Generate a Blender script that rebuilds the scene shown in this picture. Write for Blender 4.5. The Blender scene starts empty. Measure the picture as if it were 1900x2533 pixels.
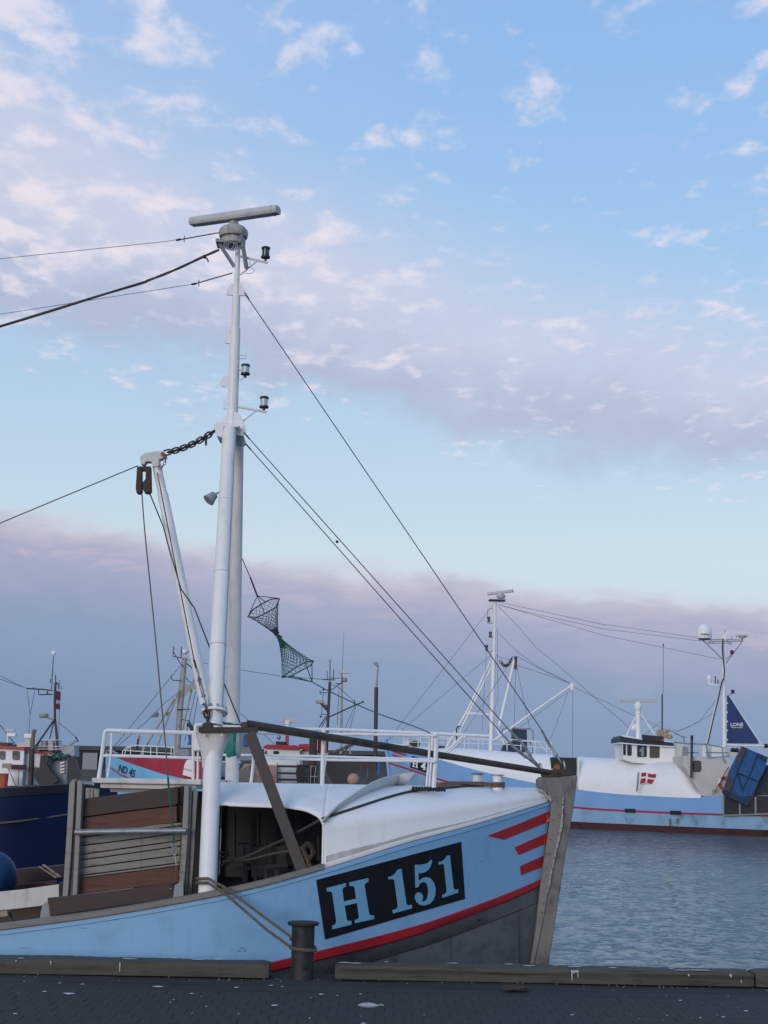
import bpy, bmesh, math, random
from mathutils import Vector, Matrix
from mathutils.bvhtree import BVHTree
random.seed(7)
sc = bpy.context.scene
COL = sc.collection

# ------------------------------------------------------------------ camera
EYE = Vector((0, 0, 1.565)); FPX = 3800.0; CX, CY = 950.0, 1266.5; HOR = 1930.0
PITCH = math.atan((HOR - CY) / FPX); ROLL = 0.018
FWD = Vector((0, math.cos(PITCH), math.sin(PITCH)))
UP0 = Vector((0, -math.sin(PITCH), math.cos(PITCH)))
RIGHT = Vector((1, 0, 0)) * math.cos(ROLL) + UP0 * math.sin(ROLL)
UPV = UP0 * math.cos(ROLL) - Vector((1, 0, 0)) * math.sin(ROLL)
cam_d = bpy.data.cameras.new('camera'); cam = bpy.data.objects.new('camera', cam_d); COL.objects.link(cam)
cam_d.sensor_fit = 'VERTICAL'; cam_d.sensor_height = 36.0; cam_d.lens = FPX / 2533.0 * 36.0
cam_d.clip_start = 0.1; cam_d.clip_end = 20000
m = Matrix((RIGHT, UPV, -FWD)).transposed().to_4x4(); m.translation = EYE
cam.matrix_world = m
sc.camera = cam
sc.view_settings.view_transform = 'Standard'; sc.view_settings.look = 'None'
sc.view_settings.gamma = 1.0; sc.view_settings.exposure = 0.0
sc.render.film_transparent = False
try:
    sc.cycles.max_bounces = 6; sc.cycles.diffuse_bounces = 3; sc.cycles.glossy_bounces = 3
except Exception: pass

def ray(p):
    u = (p[0] - CX) / FPX; v = (CY - p[1]) / FPX
    return (FWD + RIGHT * u + UPV * v)
def at(p, Y):
    d = ray(p); return EYE + d * (Y / d.y)
def atz(p, z):
    d = ray(p); return EYE + d * ((z - EYE.z) / d.z)
def atx(p, X):
    d = ray(p); return EYE + d * (X / d.x)
def pix(P):
    q = P - EYE; w = q.dot(FWD); return (CX + FPX * q.dot(RIGHT) / w, CY - FPX * q.dot(UPV) / w)
def ats(pts, Y): return [at(p, Y) for p in pts]
def zf(x0, y0, x1, w=1659.0):
    s = (x1 - x0) / w
    return lambda *c: [(x0 + c[i] * s, y0 + c[i + 1] * s) for i in range(0, len(c), 2)]

# ------------------------------------------------------------------ world
SUN_EL, SUN_AZ = math.radians(9.0), math.radians(207.0)      # compass azimuth from +Y, clockwise: low, behind the camera, to its left
world = bpy.data.worlds.new('World'); sc.world = world; world.use_nodes = True
nt = world.node_tree; nt.nodes.clear()
def srgb(r, g, b):
    f = lambda c: (c / 255 / 12.92) if c / 255 <= .04045 else ((c / 255 + .055) / 1.055) ** 2.4
    return (f(r), f(g), f(b), 1)
class E:
    """tiny wrapper: arithmetic on node sockets"""
    def __init__(s, t, sock): s.t, s.s = t, sock
    def op(s, o, *a, clamp=False):
        n = s.t.nodes.new('ShaderNodeMath'); n.operation = o; n.use_clamp = clamp
        s.t.links.new(s.s, n.inputs[0])
        for i, x in enumerate(a):
            if isinstance(x, E): s.t.links.new(x.s, n.inputs[i + 1])
            else: n.inputs[i + 1].default_value = x
        return E(s.t, n.outputs[0])
    def __add__(s, o): return s.op('ADD', o)
    def __sub__(s, o): return s.op('SUBTRACT', o)
    def __mul__(s, o): return s.op('MULTIPLY', o)
    def __truediv__(s, o): return s.op('DIVIDE', o)
    __radd__ = __add__; __rmul__ = __mul__
    def __rsub__(s, o): return s.op('MULTIPLY', -1.0).op('ADD', o)
    def sat(s): return s.op('ADD', 0.0, clamp=True)
    def step(s, a, b):
        n = s.t.nodes.new('ShaderNodeMapRange'); n.interpolation_type = 'SMOOTHERSTEP'
        s.t.links.new(s.s, n.inputs[0]); n.inputs[1].default_value = a; n.inputs[2].default_value = b
        return E(s.t, n.outputs[0])
def mixc(t, f, a, b):
    n = t.nodes.new('ShaderNodeMix'); n.data_type = 'RGBA'
    for sock, x in ((n.inputs[0], f), (n.inputs[6], a), (n.inputs[7], b)):
        if isinstance(x, E): t.links.new(x.s, sock)
        elif hasattr(x, 'is_linked'): t.links.new(x, sock)
        else: sock.default_value = x
    return n.outputs[2]
def noise(t, vec, scale, detail=4, rough=.55, dist=0.0):
    n = t.nodes.new('ShaderNodeTexNoise'); n.inputs['Scale'].default_value = scale
    n.inputs['Detail'].default_value = detail; n.inputs['Roughness'].default_value = rough; n.inputs['Distortion'].default_value = dist
    if vec is not None: t.links.new(vec, n.inputs['Vector'])
    return E(t, n.outputs['Fac'])
def comb(t, x, y, z=0.0):
    n = t.nodes.new('ShaderNodeCombineXYZ')
    for i, c in enumerate((x, y, z)):
        if isinstance(c, E): t.links.new(c.s, n.inputs[i])
        else: n.inputs[i].default_value = c
    return n.outputs[0]
def ramp(t, fac, stops, interp='LINEAR'):
    n = t.nodes.new('ShaderNodeValToRGB'); n.color_ramp.interpolation = interp
    e = n.color_ramp.elements
    while len(e) < len(stops): e.new(0.5)
    for el, (p, c) in zip(e, stops): el.position = p; el.color = c
    t.links.new(fac.s if isinstance(fac, E) else fac, n.inputs[0])
    return n.outputs[0]

SKY_STRENGTH = 0.1
def build_sky():
    tc = nt.nodes.new('ShaderNodeTexCoord'); sp = nt.nodes.new('ShaderNodeSeparateXYZ')
    nt.links.new(tc.outputs['Generated'], sp.inputs[0])
    x, y, z = (E(nt, sp.outputs[i]) for i in range(3))
    el = z.op('ARCSINE') * 57.2958
    az = x.op('ARCTAN2', y) * 57.2958
    zz = z.op('MAXIMUM', 0.05)
    plane = comb(nt, x / zz, y / zz * 0.62, 0.0)
    ang = comb(nt, az * 0.1, el * 0.1, 0.0)
    ns = nt.nodes.new('ShaderNodeTexSky'); ns.sky_type = 'NISHITA'; ns.sun_disc = False
    ns.sun_elevation = SUN_EL; ns.sun_rotation = SUN_AZ; ns.altitude = 0; ns.air_density = 1.0; ns.dust_density = 0.6; ns.ozone_density = 1.6
    # clear air: the Nishita sky, drawn towards the pale-to-blue gradient of the evening
    grad = ramp(nt, (el / 40.0).sat(), [(0.0, srgb(196, 214, 230)), (0.20, srgb(212, 229, 240)), (0.31, srgb(194, 220, 243)),
                                          (0.46, srgb(172, 210, 248)), (0.66, srgb(152, 196, 246)), (0.80, srgb(146, 191, 244)), (1.0, srgb(130, 174, 232))])
    nm = nt.nodes.new('ShaderNodeVectorMath'); nm.operation = 'SCALE'; nm.inputs[3].default_value = 0.10
    nt.links.new(ns.outputs[0], nm.inputs[0])
    clear = mixc(nt, 0.85, nm.outputs[0], grad)
    # altocumulus: small puffs on a plane overhead, thickening into one long layer that slopes down to the right
    n1 = noise(nt, plane, 11.0, 6, .54, .15); n2 = noise(nt, plane, 2.1, 4, .5); n3 = noise(nt, ang, 1.5, 5, .6, .4); n4 = noise(nt, plane, 24.0, 5, .6); n6 = noise(nt, ang, 5.5, 5, .55, .3)
    azc = az.op('MAXIMUM', -16.0).op('MINIMUM', 40.0)
    low = 13.3 - azc * 0.20 + (n3 - 0.5) * 6.0 + (n6 - 0.5) * 1.6
    up = 20.6 - azc * 0.27
    layer = (el - low).step(-0.6, 1.9) * (up - el).step(-3.5, 5.0)
    left = (az * -1.0).step(-8.0, 13.0)
    under = (low - el).step(0.2, 2.4)
    # soft grey veil of the layer
    vn = n6 * 0.45 + n2 * 0.35 + n1 * 0.20
    veil = (layer * (vn * 1.5 + 0.12) + left * (n2 - 0.15) * 0.55).sat() * (1.0 - under * 0.8)
    vcol = mixc(nt, (el - low).step(5.0, 0.5), srgb(205, 209, 228), srgb(178, 187, 211))
    col = mixc(nt, (veil * 1.12).sat() * 0.90, clear, vcol)
    # small white puffs in clusters, lit pink from below the horizon
    pn = n1 * 0.80 + n4 * 0.20 + (n2 - 0.5) * 0.42 + layer * 0.035 + left * 0.060 - under * 0.22 - (el - low).step(4.0, 0.0) * layer * 0.10
    puff = pn.step(0.515, 0.715) * el.step(4.0, 8.0)
    pcol = mixc(nt, (pn + (n6 - 0.5) * 0.25).step(0.60, 0.78), srgb(226, 224, 238), srgb(245, 234, 239))
    col = mixc(nt, puff * (0.55 + 0.2 * n4), col, pcol)
    # grey-mauve bank on the horizon with a pink upper rim
    n5 = noise(nt, ang, 0.9, 6, .6, .3); n7 = noise(nt, comb(nt, az * 0.1, el * 0.3, 0.0), 2.6, 5, .6, .4)
    top = 7.85 - az.op('MAXIMUM', -30.0).op('MINIMUM', 30.0) * 0.10 + (n5 - 0.5) * 2.6 + (n7 - 0.5) * 1.5
    d = top - el
    b = d.step(-0.5, 0.9)
    bc = ramp(nt, (d / 9.0 + (n7 - 0.5) * 0.10).sat(), [(0.0, srgb(206, 198, 210)), (0.05, srgb(189, 187, 205)), (0.17, srgb(163, 169, 196)), (0.38, srgb(141, 158, 190)), (0.75, srgb(124, 147, 181)), (1.0, srgb(118, 142, 175))])
    bp = (n7 * d.step(4.2, 1.2) * d.step(0.2, 1.6)).step(0.46, 0.64)
    bc2 = mixc(nt, bp * 0.45, bc, srgb(205, 192, 206))
    col = mixc(nt, b * 0.97, col, bc2)
    sc2 = nt.nodes.new('ShaderNodeVectorMath'); sc2.operation = 'SCALE'; sc2.inputs[3].default_value = 1.0 / SKY_STRENGTH
    nt.links.new(col, sc2.inputs[0])
    bg = nt.nodes.new('ShaderNodeBackground'); bg.inputs[1].default_value = SKY_STRENGTH
    nt.links.new(sc2.outputs[0], bg.inputs[0])
    out = nt.nodes.new('ShaderNodeOutputWorld'); nt.links.new(bg.outputs[0], out.inputs[0])
build_sky()
# the sun itself is down behind haze: weak, wide, warm
sun_d = bpy.data.lights.new('sun', 'SUN'); sun_d.energy = 1.5; sun_d.angle = math.radians(28); sun_d.color = (1.0, 0.90, 0.82)
sun = bpy.data.objects.new('sun', sun_d); COL.objects.link(sun)
sdir = Vector((math.sin(SUN_AZ) * math.cos(SUN_EL), math.cos(SUN_AZ) * math.cos(SUN_EL), math.sin(SUN_EL)))
sun.rotation_euler = (-sdir).to_track_quat('-Z', 'Y').to_euler(); sun.location = sdir * 50

# ------------------------------------------------------------------ materials
MATS = {}
def mat(name, rgb, rough=.55, metal=0.0, var=.12, scale=6.0, stretch=(1, 1, 1), rgb2=None, bump=.0, bscale=40.0, spec=.4, streak=None, streak_amt=.0, trans=0.0):
    if name in MATS: return MATS[name]
    M = bpy.data.materials.new(name); M.use_nodes = True; t = M.node_tree; t.nodes.clear()
    P = t.nodes.new('ShaderNodeBsdfPrincipled'); O = t.nodes.new('ShaderNodeOutputMaterial'); t.links.new(P.outputs[0], O.inputs[0])
    tc = t.nodes.new('ShaderNodeTexCoord'); mp = t.nodes.new('ShaderNodeMapping'); mp.inputs['Scale'].default_value = stretch
    t.links.new(tc.outputs['Object'], mp.inputs[0]); vec = mp.outputs[0]
    c1 = (*rgb, 1); c2 = (*(rgb2 or [max(0, c * (1 - 2.2 * var)) for c in rgb]), 1)
    hi = (*[min(1, c * (1 + .6 * var)) for c in rgb], 1)
    n = noise(t, vec, scale, 6, .62, .3)
    col = ramp(t, n, [(0.28, c2), (0.48, c1), (0.74, hi)])
    if streak_amt > 0:
        m2 = t.nodes.new('ShaderNodeMapping'); m2.inputs['Scale'].default_value = (9, 9, 1.1); t.links.new(tc.outputs['Object'], m2.inputs[0])
        s = noise(t, m2.outputs[0], 1.6, 6, .6).step(.52, .78)
        col = mixc(t, s * streak_amt, col, (*streak, 1))
    t.links.new(col, P.inputs['Base Color'])
    r = (n * .35 + (rough - .17)).sat(); t.links.new(r.s, P.inputs['Roughness'])
    P.inputs['Metallic'].default_value = metal; P.inputs['Specular IOR Level'].default_value = spec
    if trans: P.inputs['Transmission Weight'].default_value = trans
    if bump > 0:
        b = t.nodes.new('ShaderNodeBump'); b.inputs['Strength'].default_value = bump; b.inputs['Distance'].default_value = .01
        bn = noise(t, vec, bscale, 5, .6); t.links.new(bn.s, b.inputs['Height']); t.links.new(b.outputs[0], P.inputs['Normal'])
    MATS[name] = M; return M

WHITE = mat('white_paint', (.80, .79, .77), .42, var=.05, scale=2.5, bump=.06, bscale=14, streak=(.52, .49, .43), streak_amt=.30)
WHITE_R = mat('white_rail_paint', (.77, .77, .76), .4, var=.08, scale=9, streak=(.45, .36, .27), streak_amt=.18)
WHITE_OLD = mat('white_weathered', (.60, .59, .56), .6, var=.16, scale=5, bump=.15, streak=(.33, .29, .23), streak_amt=.35)
BLUE = mat('light_blue_paint', (.225, .430, .660), .42, var=.07, scale=3.0, bump=.05, bscale=8, streak=(.15, .28, .44), streak_amt=.28)
BLUE_D = mat('light_blue_lettering', (.165, .385, .565), .4, var=.05, scale=4)
RED = mat('red_paint', (.40, .022, .032), .4, var=.10, scale=5, streak=(.26, .02, .03), streak_amt=.3)
BLACK = mat('black_sign_paint', (.009, .010, .014), .38, var=.1, scale=5)
STEEL = mat('bare_steel', (.125, .130, .138), .5, metal=.35, var=.22, scale=5, bump=.25, bscale=10, streak=(.10, .085, .07), streak_amt=.4)
STEMM = mat('weathered_stem', (.170, .161, .150), .75, var=.30, scale=7, bump=.35, bscale=26, stretch=(1.4, 1.4, .6), streak=(.11, .085, .065), streak_amt=.5)
PALEM = mat('pale_sealant', (.33, .31, .29), .7, var=.3, scale=20, bump=.3)
CAPM = mat('grey_cap_timber', (.205, .188, .170), .7, var=.18, scale=5, stretch=(.6, 6, 6), bump=.25, bscale=22)
RUSTY = mat('rusty_iron', (.060, .045, .038), .75, metal=.15, var=.4, scale=14, rgb2=(.10, .045, .022), bump=.4, bscale=50)
ORANGE_RUST = mat('orange_rust', (.30, .10, .03), .8, var=.4, scale=14, bump=.4)
BROWN_ST = mat('brown_coated_steel', (.044, .037, .033), .55, var=.3, scale=7, stretch=(1, 1, 1), bump=.15, streak=(.085, .055, .038), streak_amt=.4)
GALV = mat('galvanised_steel', (.30, .31, .32), .45, metal=.6, var=.2, scale=20)
ALU = mat('dull_aluminium', (.245, .230, .208), .55, metal=.25, var=.15, scale=6, stretch=(1, 1, 3), streak=(.14, .13, .11), streak_amt=.5)
ALU_S = mat('dull_aluminium_slat', (.225, .213, .188), .6, metal=.2, var=.2, scale=5, stretch=(.7, 6, 6), streak=(.12, .115, .095), streak_amt=.4)
WOOD_D = mat('dark_brown_board', (.062, .040, .034), .7, var=.25, scale=6, stretch=(.8, 8, 8), bump=.25, rgb2=(.034, .024, .022))
WOOD_R = mat('red_brown_board', (.115, .045, .028), .65, var=.45, scale=7, stretch=(.7, 5, 5), bump=.25, rgb2=(.050, .022, .017))
WOOD_P = mat('pale_stick', (.34, .27, .20), .7, var=.2, scale=8, stretch=(1, 5, 5))
TIMBER = mat('weathered_kerb_timber', (.072, .067, .050), .85, var=.42, scale=6, stretch=(.35, 3.5, 3.5), bump=.7, bscale=18, rgb2=(.030, .031, .022), streak=(.036, .040, .025), streak_amt=.5)
ROPE = mat('grey_brown_rope', (.135, .115, .088), .9, var=.25, scale=60, bump=.5, bscale=200)
ROPE_G = mat('dark_green_rope', (.050, .058, .050), .9, var=.3, scale=60, bump=.5, bscale=200)
ROPE_T = mat('tan_rope', (.16, .115, .075), .9, var=.3, scale=50, bump=.5, bscale=200)
WIRE = mat('steel_wire', (.070, .068, .070), .55, metal=.4, var=.25, scale=50)
WIRE_L = mat('grey_wire', (.16, .16, .17), .6, metal=.3, var=.2, scale=50)
NETM = mat('green_twine', (.030, .105, .090), .85, var=.3, scale=30)
NETD = mat('dark_twine', (.040, .062, .066), .85, var=.3, scale=30)
DARKM = mat('dark_shaded_interior', (.026, .027, .029), .7, var=.2, scale=4)  # near-black tone, also used for sheets that stand in for shade
GREYIN = mat('grey_shaded_interior', (.062, .062, .067), .7, var=.15, scale=3)  # grey set dark so the roofed-over interior carries its shade in the colour
BLK = mat('black_plastic', (.016, .017, .018), .45, var=.2, scale=20)
LENS = mat('lamp_glass', (.42, .47, .50), .15, var=.1, scale=10, spec=.7)
LENS_G = mat('green_lamp_glass', (.012, .045, .040), .15, var=.1, scale=10, spec=.7)
GREYP = mat('grey_paint', (.25, .27, .29), .55, var=.15, scale=8, streak=(.16, .15, .14), streak_amt=.3)
RADOME = mat('radar_grey_plastic', (.50, .50, .50), .5, var=.12, scale=6, streak=(.30, .29, .27), streak_amt=.35)
NAVY = mat('navy_hull_paint', (.0025, .011, .050), .6, var=.2, scale=1.2, spec=.2, streak=(.006, .012, .036), streak_amt=.4)
BUOYM = mat('blue_buoy_rubber', (.008, .045, .13), .55, var=.25, scale=5)
CYANB = mat('cyan_hull_paint', (.175, .47, .70), .45, var=.08, scale=1.2)
DRED = mat('crimson_paint', (.36, .030, .055), .45, var=.08, scale=1.5)
GLASS = mat('dark_window_glass', (.020, .022, .026), .12, var=.2, scale=2, spec=.8)
GLASS_B = mat('brown_window_blind', (.075, .065, .052), .35, var=.15, scale=2, spec=.6)
NAVYP = mat('navy_trim_paint', (.020, .032, .070), .45, var=.15, scale=2)
ANTIF = mat('red_brown_antifouling', (.085, .032, .032), .7, var=.25, scale=1)
BLUE_F = mat('light_blue_hull_far', (.205, .385, .655), .45, var=.06, scale=.6, streak=(.23, .33, .40), streak_amt=.35)
BLUE_W = mat('stained_blue_hull_far', (.235, .40, .56), .5, var=.2, scale=.9, streak=(.22, .25, .24), streak_amt=.6)
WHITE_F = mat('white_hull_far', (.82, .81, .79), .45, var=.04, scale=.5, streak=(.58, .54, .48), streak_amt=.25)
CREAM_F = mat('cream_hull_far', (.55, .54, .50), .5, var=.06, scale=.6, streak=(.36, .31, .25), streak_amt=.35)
SAILM = mat('navy_sailcloth', (.025, .050, .155), .7, var=.12, scale=1.5)
DOORB = mat('blue_steel_door', (.014, .085, .24), .5, var=.25, scale=1.2, streak=(.09, .06, .045), streak_amt=.6)
DOORG = mat('dark_steel_door', (.040, .040, .043), .6, metal=.2, var=.3, scale=1.2, streak=(.07, .05, .04), streak_amt=.4)
CONCR = mat('breakwater_concrete', (.075, .080, .085), .85, var=.25, scale=.25, bump=.3, bscale=2)
CONCD = mat('dark_shed_wall', (.022, .024, .027), .8, var=.2, scale=.4)
MASTG = mat('grey_mast', (.33, .31, .28), .55, var=.2, scale=3)
MASTD = mat('dark_mast', (.055, .050, .050), .6, var=.25, scale=3)
TARP = mat('pinkish_tarpaulin', (.42, .27, .22), .8, var=.2, scale=2, bump=.3, bscale=6)
ORANGE = mat('orange_plastic', (.45, .10, .05), .6, var=.2, scale=4)
REDLAMP = mat('red_lamp', (.55, .02, .03), .3, var=.1)
# ------------------------------------------------------------------ geometry helpers
WLOC = {}
UPZ = Vector((0, 0, 1))
def setp(o, label=None, cat=None, group=None, kind=None):
    if label: o['label'] = label
    if cat: o['category'] = cat
    if group: o['group'] = group
    if kind: o['kind'] = kind
    return o
def root(name, loc, label, cat, group=None):
    o = bpy.data.objects.new(name, None); COL.objects.link(o); o.location = loc; o.empty_display_size = .2
    WLOC[o] = Vector(loc); return setp(o, label, cat, group)
def place(o, c, parent):
    WLOC[o] = Vector(c)
    if parent is not None:
        o.parent = parent; o.location = Vector(c) - WLOC[parent]
    else: o.location = c
def frame(d):
    d = d.normalized(); a = UPZ if abs(d.z) < .95 else Vector((1, 0, 0))
    s = d.cross(a).normalized(); return s, s.cross(d).normalized()
class Geo:
    def __init__(g): g.v = []; g.f = []
    def add(g, vs, fs):
        o = len(g.v); g.v += [Vector(v) for v in vs]; g.f += [tuple(i + o for i in f) for f in fs]; return g
    def tube(g, pts, r, n=8, cap=True):
        pts = [Vector(p) for p in pts]; k = len(pts)
        rr = r if isinstance(r, (list, tuple)) else [r] * k
        vs, fs = [], []; s0 = None
        for i, p in enumerate(pts):
            d = (pts[min(i + 1, k - 1)] - pts[max(i - 1, 0)])
            if d.length < 1e-9: d = Vector((0, 0, 1))
            d.normalize()
            if s0 is None: s0, u0 = frame(d)
            else:
                s0 = (s0 - d * s0.dot(d)); s0 = s0.normalized() if s0.length > 1e-6 else frame(d)[0]; u0 = s0.cross(d).normalized()
            for j in range(n):
                a = 2 * math.pi * j / n; vs.append(p + (s0 * math.cos(a) + u0 * math.sin(a)) * rr[i])
        for i in range(k - 1):
            for j in range(n):
                fs.append((i * n + j, i * n + (j + 1) % n, (i + 1) * n + (j + 1) % n, (i + 1) * n + j))
        if cap: fs += [tuple(range(n - 1, -1, -1)), tuple(range((k - 1) * n, k * n))]
        return g.add(vs, fs)
    def beam(g, a, b, w, h, up=UPZ):
        a, b = Vector(a), Vector(b); d = (b - a).normalized(); s = d.cross(up)
        s = s.normalized() if s.length > 1e-6 else frame(d)[0]; u = s.cross(d).normalized()
        vs = [q + s * (x * w / 2) + u * (y * h / 2) for q in (a, b) for x, y in ((-1, -1), (1, -1), (1, 1), (-1, 1))]
        return g.add(vs, [(3, 2, 1, 0), (4, 5, 6, 7), (0, 1, 5, 4), (1, 2, 6, 5), (2, 3, 7, 6), (3, 0, 4, 7)])
    def box(g, lo, hi):
        x0, y0, z0 = lo; x1, y1, z1 = hi
        return g.add([(x0, y0, z0), (x1, y0, z0), (x1, y1, z0), (x0, y1, z0), (x0, y0, z1), (x1, y0, z1), (x1, y1, z1), (x0, y1, z1)],
                     [(3, 2, 1, 0), (4, 5, 6, 7), (0, 1, 5, 4), (1, 2, 6, 5), (2, 3, 7, 6), (3, 0, 4, 7)])
    def prism(g, poly, vec):
        n = len(poly); vec = Vector(vec); poly = [Vector(p) for p in poly]
        vs = poly + [p + vec for p in poly]
        return g.add(vs, [tuple(range(n)), tuple(range(2 * n - 1, n - 1, -1))] + [(i, i + n, (i + 1) % n + n, (i + 1) % n) for i in range(n)])
    def lathe(g, o, axis, prof, n=16):
        o = Vector(o); axis = Vector(axis).normalized(); s, u = frame(axis); vs, fs = [], []
        for t, r in prof:
            for j in range(n):
                a = 2 * math.pi * j / n; vs.append(o + axis * t + (s * math.cos(a) + u * math.sin(a)) * max(r, 1e-4))
        k = len(prof)
        for i in range(k - 1):
            for j in range(n): fs.append((i * n + j, i * n + (j + 1) % n, (i + 1) * n + (j + 1) % n, (i + 1) * n + j))
        fs += [tuple(range(n - 1, -1, -1)), tuple(range((k - 1) * n, k * n))]
        return g.add(vs, fs)
    def grid(g, rows, close=False):
        n = len(rows[0]); vs = [p for r in rows for p in r]; fs = []
        for i in range(len(rows) - 1):
            for j in range(n if close else n - 1):
                fs.append((i * n + j, i * n + (j + 1) % n, (i + 1) * n + (j + 1) % n, (i + 1) * n + j))
        return g.add(vs, fs)
    def ball(g, c, r, n=14, sq=(1, 1, 1)):
        c = Vector(c); rows = []
        for i in range(n // 2 + 1):
            ph = math.pi * i / (n // 2)
            rows.append([c + Vector((math.sin(ph) * math.cos(2 * math.pi * j / n) * r * sq[0], math.sin(ph) * math.sin(2 * math.pi * j / n) * r * sq[1], math.cos(ph) * r * sq[2])) for j in range(n)])
        return g.grid(rows, True)
    def rope(g, pts, r, lay=None, n=5):
        """three-strand laid rope"""
        pts = resample(pts, r * 1.1); lay = lay or r * 7
        s0 = None; strands = [[], [], []]; L = 0
        for i, p in enumerate(pts):
            d = (pts[min(i + 1, len(pts) - 1)] - pts[max(i - 1, 0)]).normalized()
            if s0 is None: s0, _ = frame(d)
            s0 = (s0 - d * s0.dot(d)).normalized(); u0 = s0.cross(d)
            if i: L += (p - pts[i - 1]).length
            for k in range(3):
                a = 2 * math.pi * (L / lay + k / 3); strands[k].append(p + (s0 * math.cos(a) + u0 * math.sin(a)) * r * .48)
        for s in strands: g.tube(s, r * .56, n)
        return g
    def obj(g, name, mt, parent=None, smooth=False, bevel=0, label=None, cat=None, group=None, kind=None, angle=40):
        me = bpy.data.meshes.new(name)
        lo = Vector([min(v[i] for v in g.v) for i in range(3)]); hi = Vector([max(v[i] for v in g.v) for i in range(3)]); c = (lo + hi) / 2
        me.from_pydata([v - c for v in g.v], [], g.f)
        bm = bmesh.new(); bm.from_mesh(me)
        bmesh.ops.remove_doubles(bm, verts=bm.verts, dist=1e-5); bmesh.ops.recalc_face_normals(bm, faces=bm.faces); bm.to_mesh(me); bm.free()
        me.materials.append(mt)
        if smooth:
            me.polygons.foreach_set('use_smooth', [True] * len(me.polygons))
            try: me.set_sharp_from_angle(angle=math.radians(angle))
            except Exception: pass
        o = bpy.data.objects.new(name, me); COL.objects.link(o); place(o, c, parent)
        if bevel:
            b = o.modifiers.new('bevel', 'BEVEL'); b.width = bevel; b.segments = 2; b.limit_method = 'ANGLE'; b.angle_limit = math.radians(50)
        return setp(o, label, cat, group, kind)
def resample(pts, step):
    pts = [Vector(p) for p in pts]; out = [pts[0]]
    for a, b in zip(pts, pts[1:]):
        n = max(1, int((b - a).length / step))
        out += [a.lerp(b, (i + 1) / n) for i in range(n)]
    return out
def curve(pts, n=8):
    """Catmull-Rom through the points"""
    pts = [Vector(p) for p in pts]; out = []
    for i in range(len(pts) - 1):
        p0, p1, p2, p3 = pts[max(i - 1, 0)], pts[i], pts[i + 1], pts[min(i + 2, len(pts) - 1)]
        for k in range(n):
            t = k / n
            out.append(.5 * ((2 * p1) + (p2 - p0) * t + (2 * p0 - 5 * p1 + 4 * p2 - p3) * t * t + (3 * p1 - p0 - 3 * p2 + p3) * t ** 3))
    out.append(pts[-1]); return out
def sag(a, b, s, n=12):
    a, b = Vector(a), Vector(b)
    return [a.lerp(b, i / n) - UPZ * (4 * s * (i / n) * (1 - i / n)) for i in range(n + 1)]
def lin(pts, x):
    if x <= pts[0][0]:
        (a, b), (c, d) = pts[0], pts[1]
    else:
        for (a, b), (c, d) in zip(pts, pts[1:]):
            if x <= c: break
    return b + (d - b) * (x - a) / (c - a)
def smooth_line(pts):
    """denser copy of a pixel polyline, rounded"""
    return [(v.x, v.y) for v in curve([Vector((a, b, 0)) for a, b in pts], 8)]
def px(r, Y): return r * Y / FPX            # a length of r photo pixels at depth Y
def V(p, Y): return at(p, Y)
def poly_obj(name, pts, Y, depth, mt, parent, bevel=0, **k):
    """plate or block whose front outline is pts (photo pixels) at depth Y"""
    return Geo().prism(ats(pts, Y), (0, depth, 0)).obj(name, mt, parent, bevel=bevel, **k)
def tubes(name, specs, mt, parent, n=8, **k):
    for pts, r in specs: Geo().tube(pts, r, n).obj(name, mt, parent, smooth=True, **k)
def link(g, c, d, L, r, side):
    """one chain link: centre c, direction d, length L, wire radius r"""
    d = d.normalized(); w = L * .32; pts = []
    for i in range(17):
        a = 2 * math.pi * i / 16; pts.append(c + d * (math.cos(a) * (L / 2 - w * .45) + (.45 * w * (1 if math.cos(a) > 0 else -1))) + side * math.sin(a) * w)
    g.tube(pts, r, 6, cap=False)
def chain(g, pts, L, r):
    pts = resample(pts, L * .74)
    for i, (a, b) in enumerate(zip(pts, pts[1:])):
        d = b - a; s, u = frame(d); link(g, (a + b) / 2, d, L, r, s if i % 2 else u)
def shackle(g, p, d, L, r):
    s, u = frame(d); link(g, Vector(p), Vector(d), L, r, s)
def turnbuckle(parent, a, b, r, mt=None):
    a, b = Vector(a), Vector(b); d = b - a
    g = Geo()
    g.lathe(a, d, [(0, r * .5), (d.length * .12, r * .6), (d.length * .2, r * 1.5), (d.length * .25, r), (d.length * .75, r), (d.length * .8, r * 1.5), (d.length * .88, r * .6), (d.length, r * .5)], 10)
    shackle(g, a, d, r * 7, r * .6); shackle(g, b, d, r * 7, r * .6)
    return g.obj('turnbuckle', mt or GALV, parent, smooth=True)
def text_mesh(s):
    cu = bpy.data.curves.new('t', 'FONT'); cu.body = s; cu.resolution_u = 3; cu.offset = .018
    o = bpy.data.objects.new('t', cu); COL.objects.link(o)
    dg = bpy.context.evaluated_depsgraph_get(); dg.update(); me = o.evaluated_get(dg).to_mesh()
    vs = [v.co.copy() for v in me.vertices]; fs = [tuple(p.vertices) for p in me.polygons]
    o.evaluated_get(dg).to_mesh_clear(); bpy.data.objects.remove(o); bpy.data.curves.remove(cu)
    x0, x1 = min(v.x for v in vs), max(v.x for v in vs); y0, y1 = min(v.y for v in vs), max(v.y for v in vs)
    return [((v.x - x0) / (x1 - x0), 1 - (v.y - y0) / (y1 - y0)) for v in vs], fs
def quadmap(q, u, v):
    """unit square to pixel quad (tl, tr, br, bl)"""
    (a, b, c, d) = q
    return ((1 - v) * ((1 - u) * a[0] + u * b[0]) + v * ((1 - u) * d[0] + u * c[0]), (1 - v) * ((1 - u) * a[1] + u * b[1]) + v * ((1 - u) * d[1] + u * c[1]))
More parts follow.
